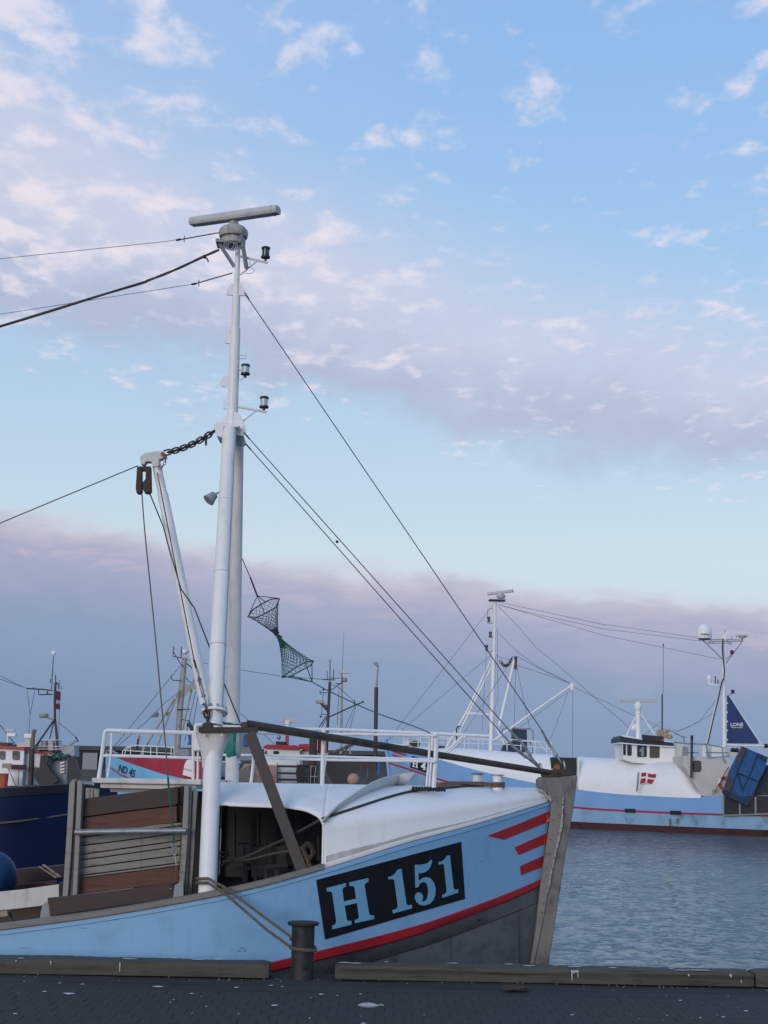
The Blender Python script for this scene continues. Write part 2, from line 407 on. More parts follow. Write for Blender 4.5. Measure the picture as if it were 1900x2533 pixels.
def text_on(name, s, quad, fn, mt, parent, **k):
    vs, fs = text_mesh(s)
    g = Geo(); g.add([fn(quadmap(quad, *p)) for p in vs], fs)
    return g.obj(name, mt, parent, **k)
def cut2d(polys, stepx):
    """2-D polygons (pixels) cut into vertical strips so that they can follow a curved surface"""
    bm = bmesh.new()
    for p in polys: bm.faces.new([bm.verts.new((x, y, 0)) for x, y in p])
    xs = [v.co.x for v in bm.verts]; x = min(xs) + stepx
    while x < max(xs):
        bmesh.ops.bisect_plane(bm, geom=bm.verts[:] + bm.edges[:] + bm.faces[:], plane_co=(x, 0, 0), plane_no=(1, 0, 0)); x += stepx
    bmesh.ops.triangulate(bm, faces=bm.faces); bm.verts.index_update()
    vs = [(v.co.x, v.co.y) for v in bm.verts]; fs = [tuple(v.index for v in f.verts) for f in bm.faces]; bm.free()
    return vs, fs
def arc(pts, n=4):
    """round the polygon corners marked by tuples of length 3 (x, y, radius)"""
    out = []; N = len(pts)
    for i, p in enumerate(pts):
        if len(p) < 3: out.append(p); continue
        c = Vector(p[:2]); a = Vector(pts[i - 1][:2]); b = Vector(pts[(i + 1) % N][:2])
        q0 = c + (a - c).normalized() * p[2]; q1 = c + (b - c).normalized() * p[2]
        for k in range(n + 1):
            t = k / n; q = q0 * (1 - t) ** 2 + c * 2 * t * (1 - t) + q1 * t * t; out.append((q.x, q.y))
    return out
# ------------------------------------------------------------------ the setting: water, quay, breakwater
WATER_Z = -1.55
def water_mat():
    M = bpy.data.materials.new('harbour_water'); M.use_nodes = True; t = M.node_tree; t.nodes.clear()
    P = t.nodes.new('ShaderNodeBsdfPrincipled'); O = t.nodes.new('ShaderNodeOutputMaterial'); t.links.new(P.outputs[0], O.inputs[0])
    P.inputs['Base Color'].default_value = (.036, .092, .118, 1); P.inputs['Roughness'].default_value = .05; P.inputs['IOR'].default_value = 1.333
    tc = t.nodes.new('ShaderNodeTexCoord')
    mp = t.nodes.new('ShaderNodeMapping'); mp.inputs['Scale'].default_value = (1.0, .74, 1); mp.inputs['Rotation'].default_value = (0, 0, .22); t.links.new(tc.outputs['Object'], mp.inputs[0])
    n1 = noise(t, mp.outputs[0], 1.15, 3, .5, .8); n2 = noise(t, mp.outputs[0], 3.6, 4, .55, .6); n3 = noise(t, mp.outputs[0], .10, 3, .5); n4 = noise(t, mp.outputs[0], 11.0, 3, .6)
    calm = n3.step(.40, .62)
    ridge = n2.step(.50, .70); ridge2 = n1.step(.50, .72)
    h = n1 * .20 + n3 * .6 + ridge * (calm * .15 + .10) + ridge2 * .19 + n4 * .05
    b = t.nodes.new('ShaderNodeBump'); b.inputs['Strength'].default_value = 1.0; b.inputs['Distance'].default_value = .34
    t.links.new(h.s, b.inputs['Height']); t.links.new(b.outputs[0], P.inputs['Normal'])
    return M
g = Geo(); R = 9000
g.add([(-R, -R, WATER_Z), (R, -R, WATER_Z), (R, R, WATER_Z), (-R, R, WATER_Z)], [(0, 1, 2, 3)])
g.obj('water', water_mat(), kind='structure')

def ground_mat(name, base, dark, rough=.8, wet=.0, speck=True):
    M = bpy.data.materials.new(name); M.use_nodes = True; t = M.node_tree; t.nodes.clear()
    P = t.nodes.new('ShaderNodeBsdfPrincipled'); O = t.nodes.new('ShaderNodeOutputMaterial'); t.links.new(P.outputs[0], O.inputs[0])
    tc = t.nodes.new('ShaderNodeNewGeometry').outputs['Position']
    n1 = noise(t, tc, 1.3, 6, .6); n2 = noise(t, tc, 90, 3, .6); n3 = noise(t, tc, 14, 5, .6)
    col = ramp(t, n1 * .55 + n3 * .45, [(.30, (*dark, 1)), (.55, (*base, 1)), (.75, (*[c * 1.35 for c in base], 1))])
    sp = n2.step(.66, .80); col = mixc(t, sp * .45, col, (.13, .13, .13, 1)); gr = n2.step(.40, .28); col = mixc(t, gr * .6, col, (.008, .008, .009, 1))
    t.links.new(col, P.inputs['Base Color']); r = (n1 * .5 + (rough - .25 - wet * .2)).sat(); t.links.new(r.s, P.inputs['Roughness']); P.inputs['Specular IOR Level'].default_value = .25
    b = t.nodes.new('ShaderNodeBump'); b.inputs['Strength'].default_value = .6; b.inputs['Distance'].default_value = .004; t.links.new((n2 + n3).s, b.inputs['Height']); t.links.new(b.outputs[0], P.inputs['Normal'])
    return M
ASPH = ground_mat('asphalt_strip', (.039, .037, .034), (.025, .0242, .0228), .9, .6)
PAVE = ground_mat('worn_paving', (.047, .0445, .0405), (.035, .0335, .031), .95, .3)
QEDGE = 13.02
# quay: base slab, asphalt strip along the edge, paving blocks in front of it
Geo().box((-60, -40, -6), (60, QEDGE, -.0065)).obj('quay', PAVE, kind='structure')
quay = bpy.data.objects['quay']
rng = random.Random(3)
rows_y = 11.90
edge = []; N = 160
for i in range(N + 1):
    X = -8 + 16 * i / N; edge.append((X, rows_y + .025 * math.sin(X * 2.1) + .02 * math.sin(X * 5.3 + 1) + rng.uniform(-.008, .008)))
vs, fs = [], []
for j in range(9):
    for i in range(N + 1):
        X, ye = edge[i]; Y = ye + (QEDGE - .002 - ye) * j / 8
        zz = -.006 + .007 * math.sin(X * 1.7 + Y * 3) * (1 if 0 < j else .3) + rng.uniform(-.0015, .0015)
        vs.append((X, Y, zz - (.028 if j == 0 else 0)))
for j in range(8):
    for i in range(N): a = j * (N + 1) + i; fs.append((a, a + 1, a + N + 2, a + N + 1))
Geo().add(vs, fs).obj('asphalt_strip', ASPH, smooth=True, kind='structure')
# paving blocks: shared meshes, staggered rows
PW, PD = .128, .225
pmesh = []
for k in range(5):
    gg = Geo(); hw, hd = PW / 2 - .0012, PD / 2 - .0012; c = .010
    top = [(-hw + c, -hd + c), (hw - c, -hd + c), (hw - c, hd - c), (-hw + c, hd - c)]; bot = [(-hw, -hd), (hw, -hd), (hw, hd), (-hw, hd)]
    # the interlocking wave of the long sides
    mid = .0
    ring = lambda z, q: [(-q[0] , -q[1], z), (0, -q[1] - .0, z), (q[0], -q[1], z), (q[0] + mid, 0, z), (q[0], q[1], z), (0, q[1], z), (-q[0], q[1], z), (-q[0] + mid, 0, z)]
    vs = ring(-.05, (hw, hd)) + ring(-.002, (hw, hd)) + [(x, y, z + rng.uniform(-.001, .0005)) for x, y, z in ring(.0, (hw - .003, hd - .003))]
    fs = [tuple(range(16, 24))] + [(r * 8 + i, r * 8 + (i + 1) % 8, (r + 1) * 8 + (i + 1) % 8, (r + 1) * 8 + i) for r in range(2) for i in range(8)]
    me = bpy.data.meshes.new('paver'); me.from_pydata(vs, [], fs); me.materials.append(PAVE)
    pmesh.append(me)
spots = []
for r in range(-9, 10):
    Y = rows_y - .03 - PD / 2 - (9 - r) * PD
    for c in range(-36, 37):
        X = c * PW + (PW / 2 if r % 2 else 0)
        spots.append((X, Y))
def inview(s):
    p = pix(Vector((s[0], s[1], 0))); return -30 < p[0] < 1930 and p[1] < 2565
vis = sorted([s for s in spots if inview(s)], key=lambda s: s[1]); vset = set(vis[:300])
gs = Geo()
for s in spots:
    z = rng.uniform(-.0028, .0002); k = rng.randrange(5)
    if s in vset:
        o = bpy.data.objects.new('paver', pmesh[k]); COL.objects.link(o); o.parent = quay
        WLOC[o] = Vector((s[0], s[1], z)); o.location = WLOC[o] - WLOC[quay]; o.rotation_euler = (rng.uniform(-.006, .006), rng.uniform(-.006, .006), rng.uniform(-.01, .01))
    else:
        gs.add([Vector(v.co) + Vector((s[0], s[1], z)) for v in pmesh[k].vertices], [tuple(p.vertices) for p in pmesh[k].polygons])
gs.obj('paving_beyond', PAVE, parent=quay, kind='stuff')

# kerb timbers
def timber(x0p, x1p, label, seed, h=.116, dirt=0):
    r = random.Random(seed); f0, f1 = 12.62, 12.925
    X0 = at((x0p, 2400), f0).x; X1 = at((x1p, 2400), f0).x; n = max(8, int((X1 - X0) / .028)); g = Geo(); rows = []
    ph = r.uniform(0, 6); ck = 0.0; ckt = 0.0
    for i in range(n + 1):
        X = X0 + (X1 - X0) * i / n
        w = lambda a, b: a * (math.sin(X * b + ph) + .5 * math.sin(X * b * 3.7 + ph * 2) + r.uniform(-.45, .45))
        if r.random() < .05: ckt = r.choice((0, 0, .012, .018))
        ck += (ckt - ck) * .4
        e = .014 if i in (0, n) else (.004 if i in (1, n - 1) else 0)
        wear = max(0, math.sin(X * 1.9 + ph) - .75) * .05
        cs = [(f0 + w(.004, 3) + e, .006), (f0 + w(.004, 2.2) + e, h * .40), (f0 + w(.003, 2.6) + .001 + ck + e, h * .52), (f0 + w(.003, 2.6) + .002 + e, h - .026 - e - wear), (f0 + .013 + wear + e, h - .004 + w(.003, 2) - e - wear * .5), (f0 + .09, h + w(.003, 1.7) - e), ((f0 + f1) / 2 + .03, h + .004 + w(.004, 1.3) - e - ck * .5), (f1 - .04, h + w(.004, 2) - e), (f1 - .008, h - .014 + w(.005, 3)), (f1, .006)]
        rows.append([Vector((X, a, b)) for a, b in cs])
    g.grid(rows, True); g.add(rows[0], [tuple(range(10))]); g.add(rows[-1], [tuple(range(10))])
    o = g.obj('kerb_timber', TIMBER, smooth=True, angle=38, label=label, cat='timber', group='timbers along the quay edge')
    return o
timber(-420, 665, 'long weathered kerb timber on the quay left of the bollard', 1)
timber(829, 1866, 'long weathered kerb timber right of the bollard with white droppings running down', 2)
timber(1871, 2500, 'end of the next kerb timber at the far right edge of the quay', 4)

TARM = mat('tar_seam', (.007, .007, .008), .7, var=.2, scale=20)
for y0, amp, sd, x0, x1 in ((11.93, .03, 1, -4, 4), (12.22, .05, 2, -4, -.6), (12.28, .06, 3, -.2, 4)):
    r_ = random.Random(sd); g = Geo(); rows = [[], []]; n = 220; ww = .006
    for i in range(n + 1):
        X = x0 + (x1 - x0) * i / n; Y = y0 + amp * (math.sin(X * 1.1 + sd) + .4 * math.sin(X * 3.1 + sd * 2)) + r_.uniform(-.006, .006); ww += (r_.uniform(.0005, .011) - ww) * .35
        rows[0].append(Vector((X, Y - ww, .0075))); rows[1].append(Vector((X, Y + ww, .0075)))
    g.grid(rows); g.obj('tar_seam', TARM, parent=bpy.data.objects['asphalt_strip'])
# iron bollard in the gap
bc = at((747, 2421), 12.72); bc.z = 0
bl = root('mooring_bollard', bc, 'dark iron mooring bollard with flat round cap between the kerb timbers', 'bollard')
IRON = mat('old_bollard_iron', (.032, .032, .033), .6, metal=.3, var=.35, scale=9, bump=.5, bscale=30, streak=(.05, .04, .032), streak_amt=.45)
Geo().lathe(bc - UPZ * .01, UPZ, [(0, .097), (.012, .094), (.03, .091), (.20, .0905), (.38, .092), (.42, .093)], 36).obj('post', IRON, bl, smooth=True)
Geo().lathe(bc + UPZ * .405, UPZ, [(0, .09), (.004, .122), (.012, .127), (.022, .127), (.030, .120), (.034, .06), (.035, .001)], 36).obj('cap', IRON, bl, smooth=True)

# bird droppings, shells and grit: too many and too small to count
DROP = mat('bird_dropping', (.55, .56, .56), .8, var=.2, scale=40)
def blob(g, X, Y, z, rx, ry, r, t=.0016):
    n = 9; pts = [(X + math.cos(2 * math.pi * i / n) * rx * r.uniform(.55, 1.2), Y + math.sin(2 * math.pi * i / n) * ry * r.uniform(.55, 1.2)) for i in range(n)]
    g.add([(a, b, z) for a, b in pts] + [(X + (a - X) * .8, Y + (b - Y) * .8, z + t) for a, b in pts], [tuple(range(n, 2 * n))] + [(i, (i + 1) % n, (i + 1) % n + n, i + n) for i in range(n)])
g = Geo(); r = random.Random(11)
for q, s in (((60, 2427), .5), ((148, 2431), .9), ((204, 2434), .8), ((390, 2440), 2.2), ((475, 2457), .9), ((430, 2472), .6), ((585, 2442), 1.0), ((672, 2437), .9), ((698, 2440), .7), ((795, 2459), 1.1), ((835, 2462), .5), ((892, 2458), .6), ((680, 2486), 1.4), ((766, 2518), .5), ((900, 2531), 1.0), ((1683, 2474), .7), ((1790, 2515), .8), ((1733, 2517), .6), ((1650, 2511), .5), ((38, 2507), .9), ((475, 2506), .3), ((590, 2507), .6), ((1846, 2500), .9), ((170, 2457), 2.2), ((110, 2452), 1.0), ((1050, 2510), .4), ((1415, 2510), .7), ((510, 2489), .5)):
    P = atz(q, .004); blob(g, P.x, P.y, .003, .019 * s, .022 * s, r)
for i in range(70):
    X = r.uniform(-3, 3.2); Y = 12.6 - abs(r.gauss(0, .10)) if i < 50 else r.uniform(10.7, 12.6)
    if i % 3 == 0: X = r.uniform(1.6, 3.2)
    s = r.uniform(.002, .005); blob(g, X, Y, .003, s, s, r, .003)
g.obj('droppings_and_grit', DROP, kind='stuff', label='white droppings, shells and grit scattered over the quay', cat='grit')
g = Geo()
for q, w in (((50, 2371), .03), ((320, 2372), .07), ((430, 2370), .03), ((490, 2374), .05), ((540, 2373), .05), ((850, 2381), .06), ((880, 2383), .05), ((956, 2378), .02), ((1310, 2389), .05), ((1422, 2391), .06), ((1515, 2394), .05), ((1660, 2396), .03), ((1690, 2403), .06), ((1730, 2400), .11), ((1375, 2388), .03), ((1260, 2385), .04), ((1120, 2383), .05)):
    P = atz(q, .118); blob(g, P.x, min(max(P.y, 12.66), 12.86), .1195, w, .02, r)
def drip(q, L, w):
    P = at(q, 12.612); P.z = min(P.z, .108); n = 7; l = []; rr = []
    for i in range(n): l.append((P.x - w * (1 - .7 * i / n) * r.uniform(.6, 1), P.z - L * i / (n - 1))); rr.append((P.x + w * (1 - .7 * i / n) * r.uniform(.6, 1), P.z - L * i / (n - 1)))
    g.prism([(a, 12.6125, b) for a, b in l + rr[::-1]], (0, .006, 0))
for q, L, w in (((126, 2375), .04, .006), ((297, 2381), .085, .006), ((1415, 2399), .10, .006), ((1420, 2399), .03, .012), ((1430, 2399), .07, .005), ((1425, 2399), .02, .014), ((1808, 2410), .03, .012), ((40, 2374), .015, .005), ((1704, 2410), .02, .008), ((1834, 2424), .03, .004)): drip(q, L * .8, w)
g.obj('droppings_on_timbers', DROP, kind='stuff', label='white bird droppings splashed on the kerb timbers', cat='droppings')
# a pale fish carcass and an old scrap of rope lying on the quay
P = atz((912, 2487), .012); g = Geo()
g.tube([P + Vector((x, y, 0)) for x, y in ((-.075, .0), (-.05, .003), (0, .006), (.04, .0), (.065, -.004), (.072, .0))], [.004, .014, .020, .014, .005, .004], 8)
g.prism([P + Vector(v) for v in ((.066, -.004, .004), (.10, .03, .004), (.085, .0, .004), (.108, -.02, .004))], (0, 0, .004))
g.obj('fish_remains', mat('pale_fish_skin', (.33, .36, .41), .5, var=.25, scale=20), smooth=True, label='small pale dead fish lying on the dark paving', cat='fish')
P = atz((1275, 2447), .012); pts = []
rr = random.Random(5)
for i in range(46): pts.append(P + Vector((rr.uniform(-.10, .10), rr.uniform(-.09, .09), rr.uniform(0, .022))))
Geo().rope(curve(pts, 2), .005).obj('rope_scrap', mat('dirty_rope', (.062, .052, .042), .9, var=.3, scale=60), label='matted scrap of old rope at the foot of the right timber', cat='rope')

# breakwater with a dark shed front far behind the boats
BWY = 150.0
g = Geo()
zt = at((250, 1847), BWY).z
g.prism([(-60, BWY, WATER_Z - 2), (14, BWY, WATER_Z - 2), (14, BWY, zt - .5), (13.2, BWY + .6, zt - .1), (-60, BWY + .6, zt - .1)], (0, 8, 0))
bw = g.obj('breakwater', CONCR, label='dark concrete breakwater wall behind the moored boats', cat='wall')
Geo().box((-60, BWY - .35, zt - .35), (14.5, BWY + .9, zt + .05)).obj('coping', CONCR, bw)
for i, xx in enumerate((205, 252, 330, 420, 500)):
    a = at((xx, 1862), BWY - .5); b = at((xx + 34, 1905), BWY - .5)
    Geo().box((a.x, BWY - .4, b.z), (b.x, BWY + .05, a.z)).obj('wall_panel', GREYP if i == 0 else CONCD, bw)
Geo().box((at((186, 1850), BWY).x, BWY - .25, zt - 3.6), (at((245, 1850), BWY).x, BWY + .02, zt - .4)).obj('recess_panel', CONCD, bw)
Geo().box((-60, BWY - 9, WATER_Z - 1), (14.2, BWY + .5, at((220, 1903), BWY - 9).z)).obj('breakwater_quay', CONCR, kind='structure')
# lamp post and aerial mast on the breakwater
LY = 144.0
b0 = at((928, 1905), LY); lp = root('lamp_post', b0, 'tall dark lamp post standing on the breakwater', 'lamp post')
Geo().tube([b0, at((931, 1700), LY)], [.20, .19], 10).obj('lower_post', MASTD, lp, smooth=True)
Geo().tube([at((931, 1702), LY), at((935.5, 1645), LY)], [.10, .07], 10).obj('upper_post', MASTG, lp, smooth=True)
Geo().prism(ats([(924, 1637), (935, 1638), (937, 1645), (934, 1649), (925, 1643)], LY - .2), (0, .5, 0)).obj('lamp_head', GREYP, lp)
b0 = at((843, 1912), LY); ap = root('aerial_mast', b0, 'slender grey aerial mast with a radar scanner behind the stern trawler', 'mast')
Geo().tube([b0, at((846, 1675), LY)], [.13, .09], 8).obj('pole', MASTG, ap, smooth=True)
Geo().tube([at((846, 1676), LY), at((851, 1560), LY)], [.04, .02], 6).obj('whip_aerial', GREYP, ap, smooth=True)
# ------------------------------------------------------------------ the near boat (blue and white cutter, bow to the right)
Z1 = zf(0, 1780, 760); Z2 = zf(450, 1750, 1000); Z3 = zf(750, 1750, 1450); Z4 = zf(1350, 1400, 1900, 1622); Z6 = zf(900, 1400, 1500); Z7 = zf(300, 450, 760, 1454); Z8 = zf(300, 1000, 760, 1197)
A1 = zf(0, 1580, 300); A2 = zf(240, 1580, 540); A3 = zf(540, 1600, 940); A4 = zf(1000, 1750, 1450); A5 = zf(590, 1340, 1040); A6 = zf(0, 2080, 300); A7 = zf(1500, 1500, 1900); A8 = zf(1650, 1780, 1900)
B1 = zf(540, 1960, 820); B2 = zf(460, 1740, 660); B3 = zf(900, 1780, 1250); B5 = zf(780, 2070, 1160); B6 = zf(150, 1900, 520)
YC = 15.0; XA = -700.0
boat = root('fishing_boat', (-2.0, YC, WATER_Z), 'light blue and white wooden fishing cutter H 151 moored at the quay', 'fishing boat', 'fishing boats in the harbour')
LN = {
 'sheer': (smooth_line([(-700, 2352), (-350, 2338), (0, 2300), (293, 2260), (586, 2206), (800, 2150), (1003, 2087), (1172, 2041), (1362, 1983)]), 1.60, 2.3),
 'crease': (smooth_line([(-700, 2366), (-350, 2352), (0, 2314), (293, 2274), (586, 2220), (800, 2163), (1003, 2100), (1172, 2053), (1362, 1993)]), 1.60, 2.3),
 'redtop': (smooth_line([(-700, 2560), (-350, 2535), (0, 2500), (400, 2437), (667, 2381), (777, 2355), (961, 2309), (1087, 2272), (1256, 2210), (1337, 2175)]), 1.585, 2.05),
 'redbot': (smooth_line([(-700, 2585), (-350, 2560), (0, 2525), (400, 2461), (667, 2405), (777, 2379), (961, 2334), (1087, 2294), (1256, 2229), (1335, 2193)]), 1.575, 2.0),
 'nails': (smooth_line([(-700, 2660), (-350, 2630), (0, 2600), (400, 2520), (667, 2452), (777, 2420), (936, 2372), (1087, 2326), (1250, 2264), (1333, 2229)]), 1.53, 1.9),
 'keel': ([(-700, 2900), (0, 2900), (700, 2880), (1100, 2850), (1262, 2800)], .80, 1.5)}
def lp_(k, t, dpx=0.0, out=0.0, mirror=False):
    pts, B, p = LN[k]; x0, x1 = pts[0][0], pts[-1][0]; x = x0 + t * (x1 - x0); ta = (430 - XA) / (x1 - XA)
    s = max(0.0, (t - ta) / (1 - ta)); b = B * (1 - s ** p) + .085 + out
    P = at((x, lin(pts, x) + dpx), YC - b)
    if mirror: P = Vector((P.x, 2 * YC - P.y, P.z))
    return P
TS = [i / 90 for i in range(91)]
def band(name, rows, mt, parent=boat, mirror=True, smooth=True, ts=TS, **k):
    g = Geo()
    g.grid([[lp_(a, t, d, o) for t in ts] for a, d, o in rows])
    if mirror: g.grid([[lp_(a, t, d, o, True) for t in ts] for a, d, o in rows])
    return g.obj(name, mt, parent, smooth=smooth, **k)
hull = band('hull_topside', [('sheer', 0, .012), ('crease', -1.5, .012), ('crease', 0, 0), ('redtop', 0, 0)], BLUE)
band('rubbing_strake', [('redtop', -1, -.002), ('redtop', 1.5, .030), ('redbot', -3, .034), ('redbot', 1, .0)], RED)
band('sheathing_strip', [('redbot', 0, .0), ('nails', 1.5, .010), ('nails', 3, -.002)], STEEL)
low = band('hull_bottom', [('nails', 2, 0), ('keel', 0, 0)], STEEL)
# plates of the metal sheathing, each with its own edge, and rows of nail heads
for a, b in ((.0, .30), (.3005, .53), (.5305, .668), (.6685, .752), (.7525, .826), (.8265, .893), (.8935, .975)):
    ts = [a + (b - a) * i / 8 for i in range(9)]; o = (.004, .007)[int(a * 1000) % 2]
    g = Geo(); rows = [[lp_('nails', t, d, o) for t in ts] for d in (4.5, 40, 90, 140, 200, 280)]; g.grid(rows)
    ed = [rows[0], [p + Vector((0, .012, 0)) for p in rows[0]]]; g.grid(ed); g.grid([[r[0] for r in rows], [r[0] + Vector((0, .012, 0)) for r in rows]]); g.grid([[r[-1] for r in rows], [r[-1] + Vector((0, .012, 0)) for r in rows]])
    g.obj('sheathing_plate', STEEL, low, smooth=True)
g = Geo()
for i in range(150):
    t = .55 + .43 * i / 150; P = lp_('nails', t, 1, .012); g.ball(P, .0042, 6)
for t in (.669, .753, .827, .894):
    for k in range(12): g.ball(lp_('nails', t + .002, 10 + k * 9, .009), .0035, 6)
for i in range(34): g.ball(lp_('redbot', .6 + .37 * i / 34, 18 + 10 * (i % 2), .012), .006 if i % 5 else .012, 8)
g.obj('nail_heads', BLK, low, kind='stuff')
# inside of the bulwarks and the deck
g = Geo()
for mir in (False, True): g.grid([[lp_('sheer', t, d, -.06 - .0009 * max(0, d) - .12 * max(0, t - .6), mir) for t in TS[:78]] for d in (-4, 40, 110)])
g.obj('bulwark_lining', WOOD_D, boat, smooth=True)
g = Geo(); g.grid([[Vector((lp_('redtop', t).x, lp_('redbot', t, 0, -.08, mr).y, -.25 + .1 * max(0, t - .6))) for t in TS[:80]] for mr in (False, True)]); g.obj('deck', mat('wet_deck_planks', (.05, .042, .036), .6, var=.3, scale=4, stretch=(.5, 8, 1)), boat)
g = Geo(); a = [lp_(k, 0) for k in LN]; b = [lp_(k, 0, 0, 0, True) for k in LN]; g.add(a + b[::-1], [tuple(range(len(a) * 2))]); g.obj('transom', BLUE, boat)
# cap rail, both sides, ends where the white shelter begins
for mr in (False, True):
    tend = (800 - XA) / (1362 - XA); ts = [tend * i / 80 for i in range(81)]; rows = []
    for dp, out in ((-13, .035), (-13.5, .03), (-13, -.11), (-1, -.11), (1, .03), (-1, .036)):
        rows.append([lp_('sheer', t, dp if out > 0 or mr else dp, out if out > 0 else .0, mr) + (Vector((0, (-1 if mr else 1) * .14, 0)) if out < 0 else Vector()) for t in ts])
    rows[2] = [Vector((q.x, q.y, p.z)) for p, q in zip(rows[1], rows[2])]; rows[3] = [Vector((q.x, q.y, p.z)) for p, q in zip(rows[4], rows[3])]
    g = Geo(); g.grid(rows + [rows[0]]); g.add([r[-1] for r in rows], [tuple(range(6))]); g.obj('cap_rail', CAPM, boat, smooth=True, angle=35)
# stem
stem_px = Z3(1378, 425, 1395, 408, 1608, 398, 1590, 560, 1540, 860, 1440, 1505) + [(1318, 2640), (1300, 2800), (1225, 2800), (1285, 2520)] + Z3(1328, 1510, 1362, 1300, 1388, 1045, 1440, 700, 1456, 556, 1430, 500, 1382, 478)
g = Geo()
cs = [(-.135, 0), (-.12, 0), (.12, 0), (.135, 0)]
g.prism(ats(stem_px, YC - .125), (0, .25, 0)); stem = g.obj('stem', STEMM, boat, bevel=.012)
cov = Z3(1456, 556, 1522, 528, 1516, 640, 1492, 800, 1455, 960, 1420, 1180, 1395, 1300, 1352, 1510, 1332, 1508, 1364, 1300, 1391, 1045, 1441, 700)
Geo().prism(ats(cov, YC - .142), (0, .03, 0)).obj('stem_cheek', mat('stem_cheek_grey', (.205, .194, .180), .7, var=.2, scale=6, bump=.3, streak=(.15, .125, .10), streak_amt=.5), stem, bevel=.004)
g = Geo(); r = random.Random(21); e = Z3(1470, 522, 1522, 528, 1518, 620, 1512, 700, 1490, 805, 1468, 900, 1452, 970, 1432, 1085)
rows = [[], []]
for p in resample([Vector((a, b, 0)) for a, b in e], 3):
    w = r.uniform(1, 4.5); rows[0].append(at((p.x - w * .6, p.y), YC - .146 - r.uniform(0, .003))); rows[1].append(at((p.x + w, p.y), YC - .146 - r.uniform(0, .003)))
g.grid(rows); g.grid([rows[1], [p + Vector((0, .012, 0)) for p in rows[1]]]); g.grid([rows[0], [p + Vector((0, .012, 0)) for p in rows[0]]]); g.obj('sealant_seam', PALEM, stem)
poly_obj('sealant_patch', Z3(1376, 476, 1398, 480, 1420, 492, 1430, 512, 1447, 520, 1462, 545, 1452, 556, 1436, 535, 1425, 512, 1400, 500, 1378, 498), YC - .146, .02, PALEM, stem)
g = Geo()
for p in Z3(1465, 660, 1450, 775, 1445, 860, 1430, 940, 1510, 640, 1500, 740, 1410, 1150, 1402, 1200): g.ball(at(p, YC - .144), .006, 8)
g.obj('bolt_heads', RUSTY, stem, kind='stuff')
# stem head fittings
poly_obj('stem_head_plate', A4(1270, 590, 1355, 575, 1372, 560, 1470, 565, 1540, 585, 1545, 615, 1420, 635, 1290, 640, 1262, 625), YC - .13, .20, RUSTY, stem, bevel=.006)
poly_obj('rust_lug', A4(1365, 575, 1368, 530, 1395, 512, 1420, 530, 1418, 572), YC - .05, .03, ORANGE_RUST, stem)
g = Geo(); c = at(A4(1402, 606)[0], YC - .135); g.lathe(c, (0, -1, 0), [(0, .020), (.02, .020), (.02, .011), (.005, .010)], 14); g.obj('pin_ring', RUSTY, stem, smooth=True)

# ---- white shelter (whaleback)
ZC = 1.513
def xsec(x, n=60):
    t = (x - XA) / (1362 - XA); P0 = lp_('sheer', t, -1, .0); aft = max(0, min(1, (800 - x) / 330.0)); ex = 2.0 + .25 * aft; fwd = max(0, (x - 800) / 562)
    b = YC - P0.y - .028; zb = P0.z; zs = zb + (.45 - .10 * fwd - .22 * aft) * (ZC - zb); out = []
    crease = .045
    out.append(Vector((P0.x, P0.y + .004, zb)))
    out.append(Vector((P0.x, P0.y + .026, zb + crease * (1 - .4 * fwd))))
    out.append(Vector((P0.x, P0.y + .031, zs)))
    for i in range(1, n + 1):
        f = i / n * math.pi / 2
        out.append(Vector((P0.x, YC - b * max(0, math.cos(f)) ** (2 / ex), zs + (ZC - zs) * math.sin(f) ** (2 / ex))))
    return out
opening = smooth_line([(463, 1937), (475, 1941), (484, 1948), (492, 1959), (498, 1975), (503, 1990), (540, 1990), (553, 1992), (682, 1997), (720, 2000), (748, 2005), (765, 2011), (781, 2019), (790, 2027), (797, 2041)])
def strip(xs, edge):
    out = []; lip = []
    for x in xs:
        c = xsec(x)
        if edge:
            ye = lin(edge, x); k = next((i for i, P in enumerate(c) if pix(P)[1] < ye), len(c) - 2); k = max(k, 1)
            ya, yb = pix(c[k - 1])[1], pix(c[k])[1]; f = max(0, min(1, (ya - ye) / (ya - yb + 1e-6))); s = c[k - 1].lerp(c[k], f); lip.append(s)
            c = [s] + c[k:]
            L = resample_n(c, 22)
        else:
            L = c[:3] + resample_n(c[2:], 22)[1:]
        out.append(L)
    return out, lip
def resample_n(pts, n):
    d = [0]
    for a, b in zip(pts, pts[1:]): d.append(d[-1] + (b - a).length)
    out = []; j = 0
    for i in range(n):
        s = d[-1] * i / (n - 1)
        while j < len(d) - 2 and d[j + 1] < s: j += 1
        out.append(pts[j].lerp(pts[j + 1], min(1, max(0, (s - d[j]) / max(1e-9, d[j + 1] - d[j])))))
    return out
xs1 = [463 + (797 - 463) * i / 60 for i in range(61)]; xs2 = [797 + (1362 - 797) * i / 60 for i in range(61)]
g = Geo(); c1, lip = strip(xs1, opening); c2, _ = strip(xs2, None); g.grid(c1); g.grid(c2)
mir = lambda L: [[Vector((P.x, 2 * YC - P.y, P.z)) for P in c] for c in L]
c1f, _ = strip(xs1, None); g.grid(mir(c1f)); g.grid(mir(c2))
shelter = g.obj('shelter', WHITE, boat, smooth=True, angle=60)
md = shelter.modifiers.new('thickness', 'SOLIDIFY'); md.thickness = .014; md.offset = 0
